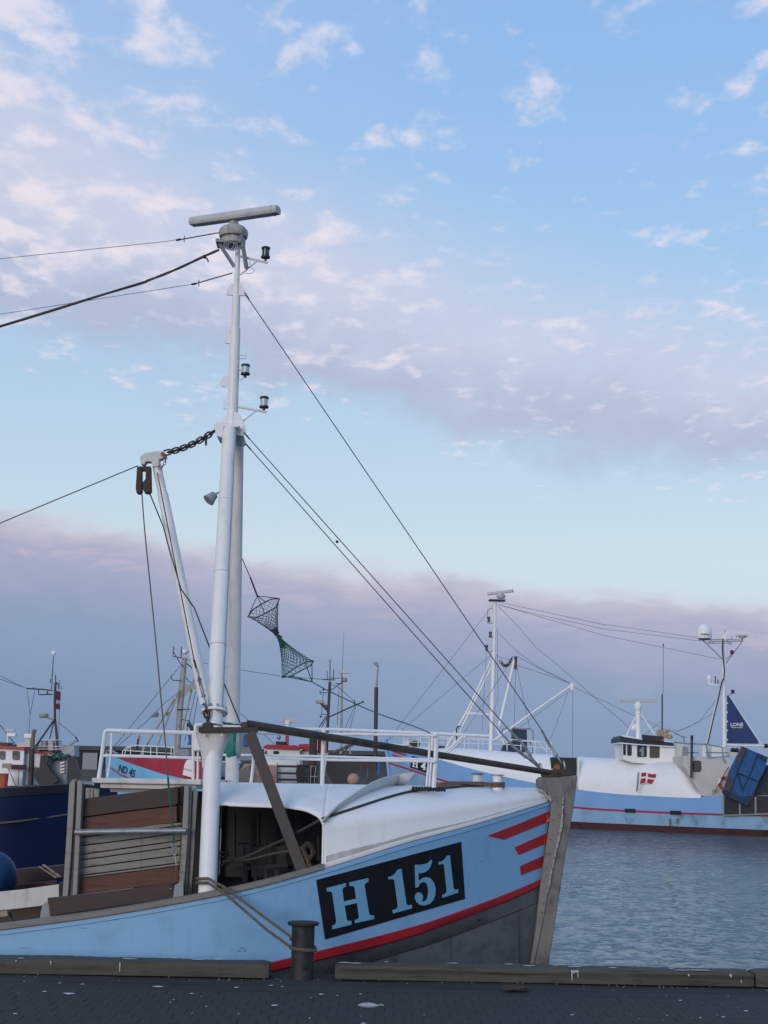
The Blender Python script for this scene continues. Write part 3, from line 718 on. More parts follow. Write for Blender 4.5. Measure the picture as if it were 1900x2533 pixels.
SBVH = BVHTree.FromPolygons([v for c in c1 + c2 for v in c], [(i * len(c1[0]) + j, i * len(c1[0]) + j + 1, (i + 1) * len(c1[0]) + j + 1, (i + 1) * len(c1[0]) + j) for i in range(len(c1) - 1) for j in range(len(c1[0]) - 1)] +
    [(len(c1) * len(c1[0]) + i * len(c2[0]) + j, len(c1) * len(c1[0]) + i * len(c2[0]) + j + 1, len(c1) * len(c1[0]) + (i + 1) * len(c2[0]) + j + 1, len(c1) * len(c1[0]) + (i + 1) * len(c2[0]) + j) for i in range(len(c2) - 1) for j in range(len(c2[0]) - 1)])
def onroof(p, lift=0.0, default=YC - .1):
    h = SBVH.ray_cast(EYE, ray(p).normalized())
    if h[0] is None: return at(p, default) + UPZ * lift
    n = h[1] if h[1].z > 0 else -h[1]; return h[0] + n * lift
Geo().tube([P + Vector((0, -.004, 0)) for P in lip], .010, 8).obj('opening_lip', WHITE, shelter, smooth=True)
e = strip([797.5], None)[0][0]; e = [P for P in e if pix(P)[1] > 2036]; Geo().tube([P + Vector((0, -.004, 0)) for P in e] + [lip[-1]], .010, 8).obj('opening_edge', WHITE, shelter, smooth=True)
# flat after part of the roof, with the planks under its edge
yN, yF = 13.80, 2 * YC - 13.80
xa, xb = at((227, 1930), yN).x, at((497, 1930), yN).x; zt = at((340, 1926), yN).z
Geo().box((xa, yN, zt - .045), (xb, yF, zt)).obj('after_roof', WHITE_OLD, shelter, bevel=.008)
Geo().box((xa + .07, yN + .05, zt - .085), (xb - .05, yF - .05, zt - .047)).obj('roof_beam', WHITE_OLD, shelter)
Geo().box((xa + .15, yN + .10, zt - .12), (xb - .1, yN + .2, zt - .087)).obj('roof_beam', ALU, shelter)
# spray plate curling up from the shoulder
top = smooth_line(Z3(112, 668, 150, 622, 210, 565, 290, 510, 365, 462, 430, 428, 480, 410, 560, 393, 662, 381)); bot = smooth_line(Z3(112, 668, 165, 632, 230, 588, 300, 545, 370, 510, 430, 486, 480, 470, 540, 461, 592, 460))
rows = []
for k in range(33):
    i = int(k / 32 * (len(top) - 1)); B = onroof(bot[i], -.004, YC - .1); T = at(top[i], B.y - .10)
    rows.append([B, B.lerp(T, .5) + Vector((0, .012 * math.sin(math.pi * k / 32), 0)), T])
g = Geo(); g.grid(rows); sp = g.obj('spray_plate', mat('spray_plate_shaded_white', (.60, .60, .58), .5, var=.08, scale=4, streak=(.5, .47, .42), streak_amt=.25), shelter, smooth=True)  # greyer than the shelter: shade of the overhanging face put into the colour
md = sp.modifiers.new('thickness', 'SOLIDIFY'); md.thickness = .012; md.offset = 0
# dirt that has run down to the foot of the white side
g = Geo(); lo_, hi_ = [], []; r = random.Random(17)
for i in range(81):
    x = 806 + (1345 - 806) * i / 80; c = xsec(x); k = 1 - .45 * i / 80
    a_, b_ = c[1].lerp(c[2], .0), c[1].lerp(c[2], min(1, (.17 + .03 * math.sin(i * .21) + r.uniform(-.012, .012)) * k + .02)); o_ = Vector((0, -.0095, .002)); lo_.append(a_ + o_); hi_.append(b_ + o_)
g.grid([lo_, hi_]); g.obj('dirt_band', mat('beige_run_off', (.50, .475, .44), .6, var=.10, scale=5, streak=(.62, .61, .59), streak_amt=.6), shelter, smooth=True)
# scuffs on the white side
g = Geo()
for p in Z3(795, 617, 830, 632, 845, 630, 952, 622, 955, 628, 810, 515, 398, 697): g.ball(onroof(p, .001), random.uniform(.004, .008), 6, (1.2, 1, .5))
g.obj('chips', GREYP, shelter, kind='stuff')
# ---- inside the shelter
g = Geo(); fx = [at((x, 2100), 13.6).x for x in (470, 800)]
g.grid([[Vector((fx[0] + (fx[1] - fx[0] + .9) * i / 24, 2 * YC - 13.62 - .12 - max(0, (i - 8) / 16) ** 2 * .75, z)) for i in range(25)] for z in (-.24, .4, 1.0, 1.25, 1.36)]); g.obj('inner_shade_lining', GREYIN, shelter)  # added liner, its dark grey stands in for shade inside the shelter
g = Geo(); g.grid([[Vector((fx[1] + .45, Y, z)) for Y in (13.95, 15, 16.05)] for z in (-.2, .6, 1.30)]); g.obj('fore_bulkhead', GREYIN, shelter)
g = Geo(); ax0 = at((243, 2000), 13.9).x; g.grid([[Vector((ax0 + (fx[0] - ax0) * i / 6, 16.16, z)) for i in range(7)] for z in (-.2, .5, 1.0, 1.42)]); g.obj('after_shade_lining', DARKM, shelter)  # added dark sheet standing in for the shade under the after roof
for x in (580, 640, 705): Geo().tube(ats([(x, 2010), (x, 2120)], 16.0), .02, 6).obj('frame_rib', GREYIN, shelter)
wn = Geo(); c = at((660, 2165), 14.8); wn.lathe(c + Vector((-.55, 0, -.10)), (1, 0, 0), [(0, .20), (.03, .20), (.03, .08), (.36, .08), (.36, .21), (.39, .21), (.39, .08), (.75, .08), (.75, .20), (.78, .20)], 18)
wn.beam(c + Vector((-.6, 0, -.35)), c + Vector((.35, 0, -.35)), .5, .08); wn.obj('winch', DARKM, boat, smooth=True)
g = Geo(); r = random.Random(8)
for i in range(3):
    pts = B1(290, 750, 400, 745, 480, 740) if i == 0 else (B1(380, 755, 385, 1090) if i == 1 else B1(490, 745, 490, 590)); g.tube(ats(pts, 14.3), .010, 6)
for p in (B1(680, 710, 690, 1080), B1(975, 760, 985, 1230), B1(1462, 640, 1470, 1000)): g.beam(at(p[0], 14.4), at(p[1], 14.4), .035, .02)
for x in range(390, 1010, 155): g.beam(at(B1(x, 1130)[0], 14.2), at(B1(x - 5, 1330)[0], 14.2), .05, .03)
g.beam(at(B1(270, 1120)[0], 14.18), at(B1(1020, 1060)[0], 14.18), .03, .03)
g.tube(ats(B1(0, 890, 140, 880, 160, 920, 10, 960), 14.0), .012, 6)
g.obj('deck_gear', DARKM, boat, smooth=True, kind='stuff')
g = Geo(); c0 = B1(470, 800, 620, 790, 780, 800, 940, 780, 970, 780); top_ = []
for p in resample([Vector((*q, 0)) for q in c0], 2.2): top_.append((p.x, p.y + r.uniform(-1.5, 1.5)))
g.prism(ats(top_ + B1(970, 1060, 470, 1100), 14.6), (0, .25, 0)); g.obj('heaped_nets', BLK, boat)
g = Geo()
for k in range(5):
    pts = [(B1(1225 + 25 * k, 790 + 12 * (k % 2))[0]), (B1(1290 + 20 * k, 930)[0]), (B1(1340 + 22 * k, 1060)[0]), (B1(1370 + 22 * k, 1120)[0])]
    g.rope(curve([at(p, 14.0 + .03 * k) for p in pts], 6), .022)
g.rope(curve(ats(B1(1260, 800, 1310, 750, 1370, 800, 1395, 900, 1340, 960), 13.95), 6), .024); g.obj('hanging_rope', ROPE, boat, smooth=True)

# ---- lettering and stripes on the bow
hv = [lp_(a, t, d, o) for a, d, o in (('crease', 0, 0), ('redtop', 0, 0)) for t in TS]
HB = BVHTree.FromPolygons(hv, [(i, i + 1, i + 92, i + 91) for i in range(90)])
def onhull(p, lift):
    h = HB.ray_cast(EYE, ray(p).normalized())
    if h[0] is None: return at(p, YC - .12)
    n = h[1] if h[1].y < 0 else -h[1]; return h[0] + n * lift
def decal(name, polys, mt, lift, parent=boat, stepx=9, th=.003, **k):
    vs, fs = cut2d(polys, stepx); g = Geo(); g.add([onhull(p, lift) for p in vs], fs)
    o = g.obj(name, mt, parent, **k); md = o.modifiers.new('thickness', 'SOLIDIFY'); md.thickness = th; md.offset = 0; return o
board = decal('name_board', [B5(8, 465, 1572, 52, 1614, 668, 105, 1108)], BLACK, .004)
H = B5(118, 552, 328, 497, 328, 533, 304, 543, 291, 565, 290, 585, 305, 697, 437, 665, 420, 555, 412, 536, 396, 528, 365, 531, 360, 492, 568, 443, 572, 484, 543, 495, 530, 510, 528, 530, 575, 815, 582, 838, 598, 848, 628, 845, 630, 885, 425, 930, 422, 897, 446, 890, 462, 876, 467, 860, 447, 712, 312, 742, 334, 885, 342, 900, 358, 906, 385, 905, 388, 945, 180, 997, 178, 957, 204, 948, 219, 930, 222, 905, 180, 615, 172, 595, 155, 587, 122, 590)
ONE1 = B5(782, 432, 815, 424, 842, 408, 868, 378, 885, 352, 925, 345, 978, 715, 985, 732, 1002, 740, 1035, 730, 1040, 770, 835, 825, 828, 790, 862, 780, 880, 766, 886, 745, 850, 478, 843, 460, 826, 453, 786, 458)
FIVE = B5(1070, 299, 1130, 300, 1190, 290, 1222, 272, 1238, 250, 1255, 248, 1253, 275, 1240, 312, 1218, 350, 1190, 374, 1150, 389, 1108, 395, 1112, 478, 1148, 446, 1195, 432, 1240, 446, 1274, 490, 1293, 550, 1290, 622, 1270, 680, 1230, 722, 1172, 740, 1120, 731, 1086, 702, 1070, 660, 1075, 622, 1100, 597, 1135, 604, 1155, 634, 1158, 668, 1145, 693, 1165, 698, 1194, 681, 1211, 632, 1214, 570, 1204, 520, 1184, 489, 1155, 486, 1122, 504, 1106, 540, 1076, 548)
ONE2 = B5(1323, 272, 1358, 264, 1384, 246, 1404, 220, 1415, 205, 1447, 195, 1486, 545, 1494, 564, 1510, 570, 1535, 563, 1540, 598, 1370, 657, 1363, 625, 1392, 616, 1408, 604, 1413, 585, 1386, 312, 1379, 297, 1365, 291, 1325, 300)
for nm, gl in (('letter', H), ('numeral', ONE1), ('numeral', FIVE), ('numeral', ONE2)): decal(nm, [gl], BLUE_D, .008, board, stepx=7)
for s in (Z3(1080, 752, 1250, 686, 1447, 605, 1440, 668, 1175, 775), Z3(1238, 820, 1427, 735, 1422, 797, 1262, 865), Z3(1270, 930, 1408, 868, 1400, 935, 1275, 983)): decal('bow_stripe', [s], RED, .004)

g = Geo(); r = random.Random(31)
for (x, y), w, h_ in (((592, 2352), 9, 2), ((600, 2346), 7, 1.4), ((575, 2350), 5, 1.2), ((606, 2352), 4, 3), ((205, 2296), 14, 1.0), ((60, 2345), 22, .9), ((318, 2365), 16, .8), ((1190, 2130), 6, .9), ((990, 2345), 8, .8), ((470, 2300), 4, .8)):
    n = 10; P = [(x + math.cos(2 * math.pi * i / n) * w * r.uniform(.5, 1.1), y + math.sin(2 * math.pi * i / n) * h_ * r.uniform(.4, 1.2)) for i in range(n)]
    g.add([onhull(p, .0025) for p in P], [tuple(range(n))])
g.obj('scuff_marks', mat('scuffed_blue', (.13, .22, .33), .6, var=.3, scale=30), boat, kind='stuff')

# ---- bipod mast
LEG0 = at((512, 2226), 13.53); PL = at((528, 1805), 13.78)
def leg_at(p, Y): return at(p, Y)
near0, near1 = at((512, 2232), 13.55), at((531, 1762), 13.98); neart = at((568, 1062), 14.88)
mast = Geo().tube([at((512, 2240), 13.55), at((529, 1800), 13.93)], [px(22.5, 13.5), px(21.5, 13.8)], 28).obj('mast_leg', WHITE, boat, smooth=True)
# trumpet head and flange
ax = (at((529, 1800), 13.93) - at((512, 2232), 13.55)).normalized(); P0 = at((523.5, 1900), 13.86)
def trum(t): return P0 + ax * t
g = Geo(); ztop = (at((529, 1806), 13.93) - P0).length
rows = []
for f, hw, hd in ((0, 22.8, 22.8), (.25, 24.5, 24), (.5, 30, 28), (.7, 36, 32), (.85, 41, 36), (1, 42.5, 38)):
    c = trum(ztop * f); rows.append([c + Vector((math.copysign(abs(math.cos(a)) ** (1 - .45 * f), math.cos(a)) * px(hw, 13.9), math.copysign(abs(math.sin(a)) ** (1 - .45 * f), math.sin(a)) * px(hd, 13.9), 0)) for a in [2 * math.pi * i / 32 for i in range(32)]])
g.grid(rows, True); g.obj('trumpet_head', WHITE_OLD, mast, smooth=True)
g = Geo()
for x in (505, 549): g.lathe(at((x, 1818), 13.76), (0, -1, 0), [(0, .012), (.012, .012)], 6)
g.obj('bolt_heads', WHITE_OLD, mast, kind='stuff')
# black plate on top, rusty lug, forestay lug
pc = at((564, 1806), 13.9)
Geo().beam(at((491, 1806), 13.86), at((638, 1806), 13.92), .24, px(13, 13.9)).obj('cross_plate', BROWN_ST, mast, bevel=.006)
poly_obj('pivot_block', B2(1085, 440, 1140, 385, 1230, 375, 1275, 400, 1265, 500, 1170, 500), 13.80, .12, BROWN_ST, mast, bevel=.008)
up = Geo().tube([at((529.5, 1796), 13.94), near1, neart], [px(20.5, 14), px(21.5, 14), px(17.2, 14.9)], 28).obj('mast_leg', WHITE, boat, smooth=True)
axu = (neart - near1).normalized()
g = Geo(); g.lathe(near1 - axu * .008, axu, [(0, .10), (0, px(33, 14)), (.022, px(33, 14)), (.028, .085)], 32); g.obj('flange', WHITE, up, smooth=True)
g = Geo(); s_, u_ = frame(axu)
for i in range(10):
    a = 2 * math.pi * i / 10 + .3; g.lathe(near1 - axu * .022 + (s_ * math.cos(a) + u_ * math.sin(a)) * px(27.5, 14), axu, [(0, .010), (.07, .010)], 6)
g.obj('flange_bolts', GALV, up, kind='stuff')
f0, f1 = at((590, 1062), 15.12), at((577.5, 1735), 15.9); fd = (f1 - f0).normalized(); fend = f1 + fd * ((ZC - .16 - f1.z) / fd.z)
far = Geo().tube([f0, f1, fend], [px(14, 15), px(16.5, 16), px(17, 16)], 24).obj('mast_leg', mat('white_paint_far_leg', (.68, .67, .65), .5, var=.08, scale=4, streak=(.42, .38, .32), streak_amt=.35), boat, smooth=True)
# topmast in three steps
tm = Geo()
T0, T1, T2, T3 = at((574, 1062), YC), at((582, 814), YC), at((584.5, 733), YC), at((589, 606), YC)
d = (T3 - T0).normalized(); S = lambda y: T0.lerp(T3, (1062 - y) / (1062 - 606))
tm.tube([S(1062), S(816), S(814), S(735), S(733), S(604)], [px(14, 15), px(13.2, 15), px(11, 15), px(10.2, 15), px(7, 15), px(6.4, 15)], 20)
topmast = tm.obj('topmast', WHITE, boat, smooth=True)
# head plate with lugs at the top of the legs
poly_obj('head_plate', Z7(722, 1888, 760, 1878, 905, 1892, 925, 1905, 910, 1918, 800, 1912, 790, 2000, 745, 1985, 722, 1900), YC - .17, .34, WHITE, topmast, bevel=.006)
poly_obj('gusset', Z7(775, 1880, 832, 1795, 905, 1800, 940, 1830, 970, 1905, 975, 1950, 950, 1985, 905, 1980, 900, 1890), YC - .05, .03, WHITE, topmast)
poly_obj('stay_lug', Z7(903, 1985, 960, 1990, 975, 2045, 960, 2062, 905, 2062), YC - .02, .04, GREYP, topmast)
for q in (Z7(825, 880, 822, 850, 862, 795, 940, 795, 978, 868, 970, 888, 880, 885), Z7(850, 1155, 850, 1262, 815, 1262, 803, 1240, 825, 1180), Z7(828, 1510, 825, 1600, 785, 1600, 770, 1580, 795, 1525), Z7(818, 1705, 820, 1775, 797, 1770, 797, 1710)): poly_obj('lug', q, YC - .012, .024, WHITE, topmast)
# radar
rc = at((577, 598), YC)
rad = Geo().lathe(rc, UPZ, [(-.035, .10), (-.03, .125), (.02, .128), (.022, .112), (.04, .112), (.045, .142), (.075, .15), (.115, .146), (.15, .118), (.172, .075), (.178, .05), (.215, .045)], 28).obj('radar_pedestal', mat('grimy_radar_body', (.40, .39, .37), .6, var=.3, scale=9, streak=(.16, .14, .12), streak_amt=.6), topmast, smooth=True, angle=30)
Ra, Rb = at((474, 550), YC + .2), at((689, 517.5), YC - .2); Rb.z = Ra.z; dr = (Rb - Ra).normalized(); sr = dr.cross(UPZ).normalized()
rows = []
for k in range(9):
    f = k / 8; c = Ra.lerp(Rb, f); s = .93 if k in (0, 8) else 1
    prof = [(-.062, -.012), (-.055, -.038), (.05, -.045), (.068, -.02), (.068, .02), (.045, .042), (-.04, .042), (-.062, .015)]
    rows.append([c + sr * a * s + UPZ * b * s for a, b in prof])
g = Geo(); g.grid(rows, True); g.add(rows[0], [tuple(range(8))]); g.add(rows[-1], [tuple(range(8))]); g.obj('radar_scanner', RADOME, topmast, smooth=True, angle=50, bevel=.004)
g = Geo(); g.grid([[c + sr * a * 1.03 + UPZ * b * 1.03 for a, b in prof] for c in (Ra.lerp(Rb, .93), Ra.lerp(Rb, .945))], True); g.obj('scanner_end_band', RADOME, topmast)
Geo().beam(at((536, 602), YC), at((598, 604), YC), .20, .035).obj('radar_platform', GREYP, topmast)
g = Geo(); g.beam(at((541, 600), YC - .05), at((580, 660), YC), .03, .03); g.beam(at((594, 565), YC - .1), at((610, 664), YC - .03), .032, .03); g.obj('platform_brace', GREYP, topmast)
g = Geo()
for k in range(3): g.tube([rc + Vector((-.03 + .05 * math.cos(a) + .02 * k, -.11, -.075 + .045 * math.sin(a) - .006 * k)) for a in [2 * math.pi * i / 20 for i in range(21)]], .0055, 6)
g.obj('cable_coil', GREYP, topmast, smooth=True)
def navlamp(p, Y, lens, h=30, w=11, bracket=None, cap=BLK):
    c = at(p, Y); H_ = px(h, Y); W_ = px(w, Y)
    l = Geo().lathe(c, UPZ, [(-.03, .012), (0, .012), (0, W_ * 1.08), (H_ * .16, W_ * 1.08), (H_ * .18, W_ * .9)], 16).obj('lamp_base', cap, topmast, smooth=True)
    Geo().lathe(c + UPZ * H_ * .18, UPZ, [(0, W_ * .86), (H_ * .60, W_ * .86)], 16).obj('lamp_lens', lens, topmast, smooth=True)
    Geo().lathe(c + UPZ * H_ * .76, UPZ, [(0, W_ * .9), (.004, W_ * 1.05), (H_ * .18, W_ * 1.02), (H_ * .24, W_ * .7)], 16).obj('lamp_cap', cap, topmast, smooth=True)
navlamp((657, 638), YC, LENS_G); navlamp((653, 1009), YC, LENS); navlamp((607, 927), YC, LENS, 28, 11)
tubes('lamp_bracket', [(ats([(594, 634), (625, 641), (663, 650)], YC), .013), (ats([(594, 680), (634, 647)], YC), .009), (ats([(590, 1006), (620, 1012), (660, 1019)], YC), .013), (ats([(600, 1042), (632, 1017)], YC), .009), (ats([(587, 880), (609, 878), (609, 886), (592, 887)], YC), .006), (ats([(590, 915), (602, 915)], YC), .012)], WHITE_R, topmast)
tubes('lamp_cable', [(curve(ats([(618, 646), (620, 660), (629, 668), (622, 676), (604, 676)], YC), 6), .003), (curve(ats([(603, 930), (600, 938), (592, 940)], YC), 5), .003)], GREYP, topmast, n=5)
g = Geo(); c = at((523, 1231), 14.7); dd = Vector((-.62, -.35, -.75)).normalized(); g.lathe(c - dd * .055, dd, [(0, .025), (.01, .04), (.05, .046), (.09, .062), (.10, .062)], 16); g.tube([c - dd * .05, at((541, 1218), 14.72), at((548, 1218), 14.75)], .010, 6); g.obj('floodlight', GREYP, up, smooth=True)

g = Geo()
for f in (.22, .47, .73): c = near1.lerp(neart, f); g.lathe(c - axu * .004, axu, [(0, px(21.5 - 4.3 * f, 14.4)), (.003, px(22.3 - 4.3 * f, 14.4)), (.007, px(21.5 - 4.3 * f, 14.4))], 28)
g.obj('weld_bead', WHITE_OLD, up, smooth=True, kind='stuff')
wp = lambda f, a: near1.lerp(neart, f) + (s_ * math.cos(a) + u_ * math.sin(a)) * px(22.2 - 4.3 * f, 14.4)
Geo().tube([wp(.0 + f / 40, 2.05 + .06 * math.sin(f * 1.3)) for f in range(41)], .0042, 6).obj('mast_cable', GREYP, up, smooth=True)
# ---- derrick boom, chain, blocks
bh, bf = at((388, 1150), YC - .05), at((508, 1740), YC + .02)
boom = Geo().tube([bh, bh.lerp(bf, .12), bh.lerp(bf, .125), bh.lerp(bf, .8), bf], [px(11.5, 15), px(11.5, 15), px(13.5, 15), px(14.5, 15), px(14, 15)], 20).obj('derrick_boom', WHITE, boat, smooth=True)
Geo().tube([bf, at((530, 1752), 14.4)], .03, 8).obj('gooseneck', RUSTY, boom, smooth=True)
poly_obj('boom_head', Z8(120, 335, 150, 312, 230, 300, 275, 300, 282, 330, 262, 352, 245, 352, 242, 400, 200, 405, 195, 370, 160, 368, 148, 390, 125, 385), YC - .11, .11, WHITE_OLD, boom, bevel=.010)
Geo().lathe(at(Z8(266, 320)[0], YC - .125), (0, 1, 0), [(0, .02), (.15, .02)], 10).obj('head_pin', ORANGE_RUST, boom, smooth=True)
g = Geo()
for off, q in ((0, Z8(100, 405, 130, 395, 132, 560, 118, 575, 98, 572, 92, 540)), (.0, Z8(158, 400, 188, 400, 192, 560, 175, 573, 150, 570, 135, 540, 138, 500, 155, 480))): g.prism(ats(q, YC - .13), (0, .09, 0))
g.prism(ats(Z8(100, 400, 190, 398, 185, 425, 105, 428), YC - .12), (0, .07, 0)); g.obj('pulley_block', RUSTY, boom, bevel=.008)
g = Geo(); chain(g, sag(at(Z8(285, 312)[0], YC - .06), at(Z8(600, 172)[0], YC - .1), .035), px(21, 15), .0085); shackle(g, at(Z8(545, 228)[0], YC - .08), Vector((.05, 0, -1)), px(28, 15), .008); g.obj('span_chain', RUSTY, boom, smooth=True)
g = Geo(); chain(g, ats(Z8(287, 335, 285, 370, 262, 408, 235, 410), YC - .12), px(9, 15), .004); g.obj('small_chain', RUSTY, boom, smooth=True)

# ---- standing and running rigging (each wire its own part)
def wire(pts, r, mt=WIRE, parent=boat, name='wire', n=6): return Geo().tube(pts, r, n).obj(name, mt, parent, smooth=True)
def eye(p, d, parent=topmast):
    g = Geo(); shackle(g, p, d, .085, .006); g.obj('wire_eye', WIRE, parent, smooth=True)
F1a, F1b = at((614, 738), YC), at((1340, 1806), YC); wire([F1a, F1b], .0052, name='forestay'); eye(at((611, 733), YC), F1b - F1a)
turnbuckle(boat, at((1346, 1820), YC), at((1384, 1880), YC - .02), .014); wire([F1b, at((1352, 1828), YC)], .009, RUSTY, name='stay_rod'); wire(ats([(1384, 1880), (1394, 1896)], YC), .010, RUSTY, name='stay_rod')
for (xa_, ya_), (xb_, yb_), dy in (((614, 1082), (1252, 1797), -.05), ((617, 1108), (1237, 1810), .05)):
    a, b = at((xa_, ya_), YC + dy), at((xb_, yb_), YC + dy); wire([a, b], .0052, name='forestay'); eye(a - (b - a).normalized() * .02, b - a)
    c, e_ = at((xb_ + 42, yb_ + 45), YC + dy), at((1316 + (dy > 0) * -10, 1876), YC + dy); turnbuckle(boat, c, e_, .017); wire([b, c], .011, GALV, name='stay_rod'); wire([e_, at((1338, 1902), YC)], .012, GALV, name='stay_rod')
g = Geo(); g.ball(at((834, 1340), YC), .016, 8); g.obj('wire_clip', WIRE, boat)
gB = Geo(); shackle(gB, at((1339, 1900), YC - .02), Vector((.3, 0, -1)), .09, .011); shackle(gB, at((1396, 1894), YC - .02), Vector((.2, 0, -1)), .08, .010); gB.obj('shackle', GALV, boat, smooth=True)
# lines leaving to the after mast, out of the picture
for pts, Y, r, mt, s in ((Z7(872, 378, 735, 402, 455, 452), YC, .006, RUSTY, 0), (Z7(430, 452, 345, 466, 0, 502), YC, .003, WIRE_L, 0), (Z7(870, 712, 570, 798), YC, .006, RUSTY, 0), (Z7(570, 798, 0, 887), YC, .003, WIRE_L, 0)):
    P = ats(pts, Y)
    if pts[-1][0] < 305: d_ = (P[-1] - P[-2]).normalized(); P.append(P[-1] + d_ * 4.2)
    wire(P, r, mt, name='triatic_stay')
g = Geo()
for p in Z7(448, 452, 568, 798): shackle(g, at(p, YC), Vector((1, 0, .2)), .05, .006)
for p in Z7(493, 445, 606, 790): c = at(p, YC); g.beam(c - UPZ * .035, c + UPZ * .035, .008, .008)
g.obj('rigging_screw', WIRE, boat)
hose = ats(Z7(765, 530, 640, 585, 425, 685, 210, 770, 0, 838), YC); d_ = (hose[-1] - hose[-2]).normalized(); hose = curve(hose + [hose[-1] + Vector((-2.2, 0, -.72)), hose[-1] + Vector((-4.4, 0, -1.15))], 8)
g = Geo()
for k in range(4): g.tube([P + Vector((0, math.sin(i * .3 + k * 1.6) * .009, math.cos(i * .3 + k * 1.6) * .009)) for i, P in enumerate(hose)], .006, 5)
g.ball(at(Z7(650, 585)[0], YC), .022, 8); g.tube(curve(ats(Z7(650, 585, 670, 600, 682, 625), YC), 4), .008, 5); g.obj('cable_bundle', WIRE, boat, smooth=True)
wl = ats(Z8(108, 395, 0, 440), YC - .1); wire(wl + [wl[-1] + (wl[-1] - wl[0]).normalized() * 4], .006, WIRE_L, name='preventer_wire')
a_ = at((351, 1218), YC - .1); b_ = at((431, 2086), 13.62)
fall = curve([a_] + [at(p, YC - .1 + (13.62 - YC + .1) * k / 5) for k, p in enumerate(Z8(150, 800, 185, 1150, 218, 1480, 252, 1850, 285, 2200), 1)] + [at((417, 1940), 13.62), at((423, 2000), 13.62), b_], 5)
wire(fall, .0062, ROPE, name='hoist_line'); wire(fall[-12:], .010, NETM, name='splice')
g = Geo(); g.tube([b_ + Vector((.02 * math.cos(a), 0, -.02 + .02 * math.sin(a))) for a in [2 * math.pi * i / 16 for i in range(17)]], .006, 6); g.tube(ats([(430, 2095), (426, 2108), (432, 2118), (438, 2108)], 13.62), .009, 8); g.obj('hook', GALV, boat, smooth=True)
wire(ats([(432, 2112), (436, 2140)], 13.62), .006, mat('bright_steel', (.6, .6, .6), .3, metal=.7, var=.1), name='snap_hook'); wire(ats([(435, 2140), (431, 2185)], 13.62), .003, ROPE_T, name='lanyard'); wire(ats([(436, 2140), (446, 2178)], 13.62), .003, ROPE_T, name='lanyard')
fall2 = [at(p, YC + (13.9 - YC) * k / 7) for k, p in enumerate(Z8(182, 570, 272, 790, 300, 900, 385, 1190, 470, 1310, 565, 1555, 655, 1780, 765, 2050))]
wire(fall2, .0065, ROPE_G, name='hoist_line')
tp = at(Z8(232, 440)[0], YC - .12); tb_ = at((480, 1632), 13.9); wire([tp, tb_], .006, name='topping_wire'); turnbuckle(boat, at((490, 1668), 13.9), at((507, 1735), 13.88), .016); wire([tb_, at((490, 1668), 13.9)], .011, RUSTY, name='stay_rod'); wire(ats([(507, 1735), (513, 1768)], 13.88), .011, RUSTY, name='stay_rod')
g = Geo(); chain(g, ats([(511, 1758), (514, 1790)], 13.86), .075, .010); g.obj('shackle', RUSTY, boat, smooth=True)
poly_obj('pad_eye', B2(310, 500, 345, 420, 400, 385, 470, 375, 520, 395, 545, 460, 550, 500), 13.82, .06, RUSTY, mast, bevel=.01)
# long brown spar from the plate to the stem head, and the flat stay under it
sa, sb = at(B2(1255, 430)[0], 13.82), at(A4(1395, 605)[0], YC - .08)
Geo().tube([sa, sa.lerp(sb, .8), sb], [px(11, 13.8), px(7.4, 14.8), px(7.2, 15)], 16).obj('fore_spar', BROWN_ST, boat, smooth=True)
fa, fb = at((618, 1812), 13.66), at((752, 2166), 13.50)
Geo().beam(fa, fb, px(27, 13.7), .03, up=Vector((0, 1, 0))).obj('flat_brace', BROWN_ST, boat, bevel=.004)

# ---- railing on the roof
yn_, yf_ = 13.95, 16.05
def rail(pts, r, Y, nm='rail'): return Geo().tube(curve([at(p, Y) for p in pts], 4), r, 8).obj(nm, WHITE_R, railing, smooth=True)
zr = at((345, 1926), yn_).z
railing = Geo().tube(ats(A2(25, 1905, 60, 1650, 105, 1300, 115, 1270, 140, 1255, 400, 1265, 800, 1275, 1330, 1288), yn_), .0185, 8).obj('railing', WHITE_R, boat, smooth=True)
rail(A2(85, 1598, 700, 1612, 1420, 1634), .0135, yn_)
rail(B2(205, 600, 205, 480, 240, 445, 320, 440), .019, yn_); 
rail([(478, 1812), (478, 1930)], .014, yn_, 'rail_post'); rail([(490, 1850), (489, 1932)], .011, yn_, 'rail_post')
poly_obj('junction_box', B2(160, 600, 265, 600, 290, 860, 300, 970, 160, 975), yn_ - .07, .10, WHITE_R, railing, bevel=.01)
rail(A2(200, 1235, 195, 1400, 185, 1600, 145, 1905), .012, yf_ - .35, 'rail_post')
rail(A3(40, 815, 250, 822), .013, yn_)
rail([(595, 1800), (800, 1803.5), (940, 1808.5), (1078, 1814), (1150, 1818), (1212, 1821)], .0155, yf_)
rail([(632, 1813), (700, 1815), (800, 1816), (940, 1817), (1076, 1820)], .0135, yn_ + .25)
rail([(545, 1867), (700, 1869), (800, 1871), (940, 1875), (1076, 1879)], .0125, yf_)
rail([(640, 1874), (800, 1879), (940, 1881), (1076, 1884)], .0125, yn_ + .25)
rail([(1079, 1813), (1078, 1870), (1073, 1948)], .022, yn_ + .3, 'rail_post'); rail([(1063, 1818), (1061, 1880), (1055, 1945)], .012, yn_ + .4, 'rail_post'); rail([(1070, 1820), (1067, 1880), (1062, 1946)], .012, yf_, 'rail_post')
rail([(801, 1804), (799, 1870), (797, 1945)], .020, yn_ + .25, 'rail_post'); rail([(806, 1871), (797, 1945)], .013, yf_, 'rail_post'); rail([(630, 1870), (619, 1940)], .012, yf_ - .2, 'rail_post'); rail([(627, 1872), (622, 1936)], .016, yf_, 'rail_post')
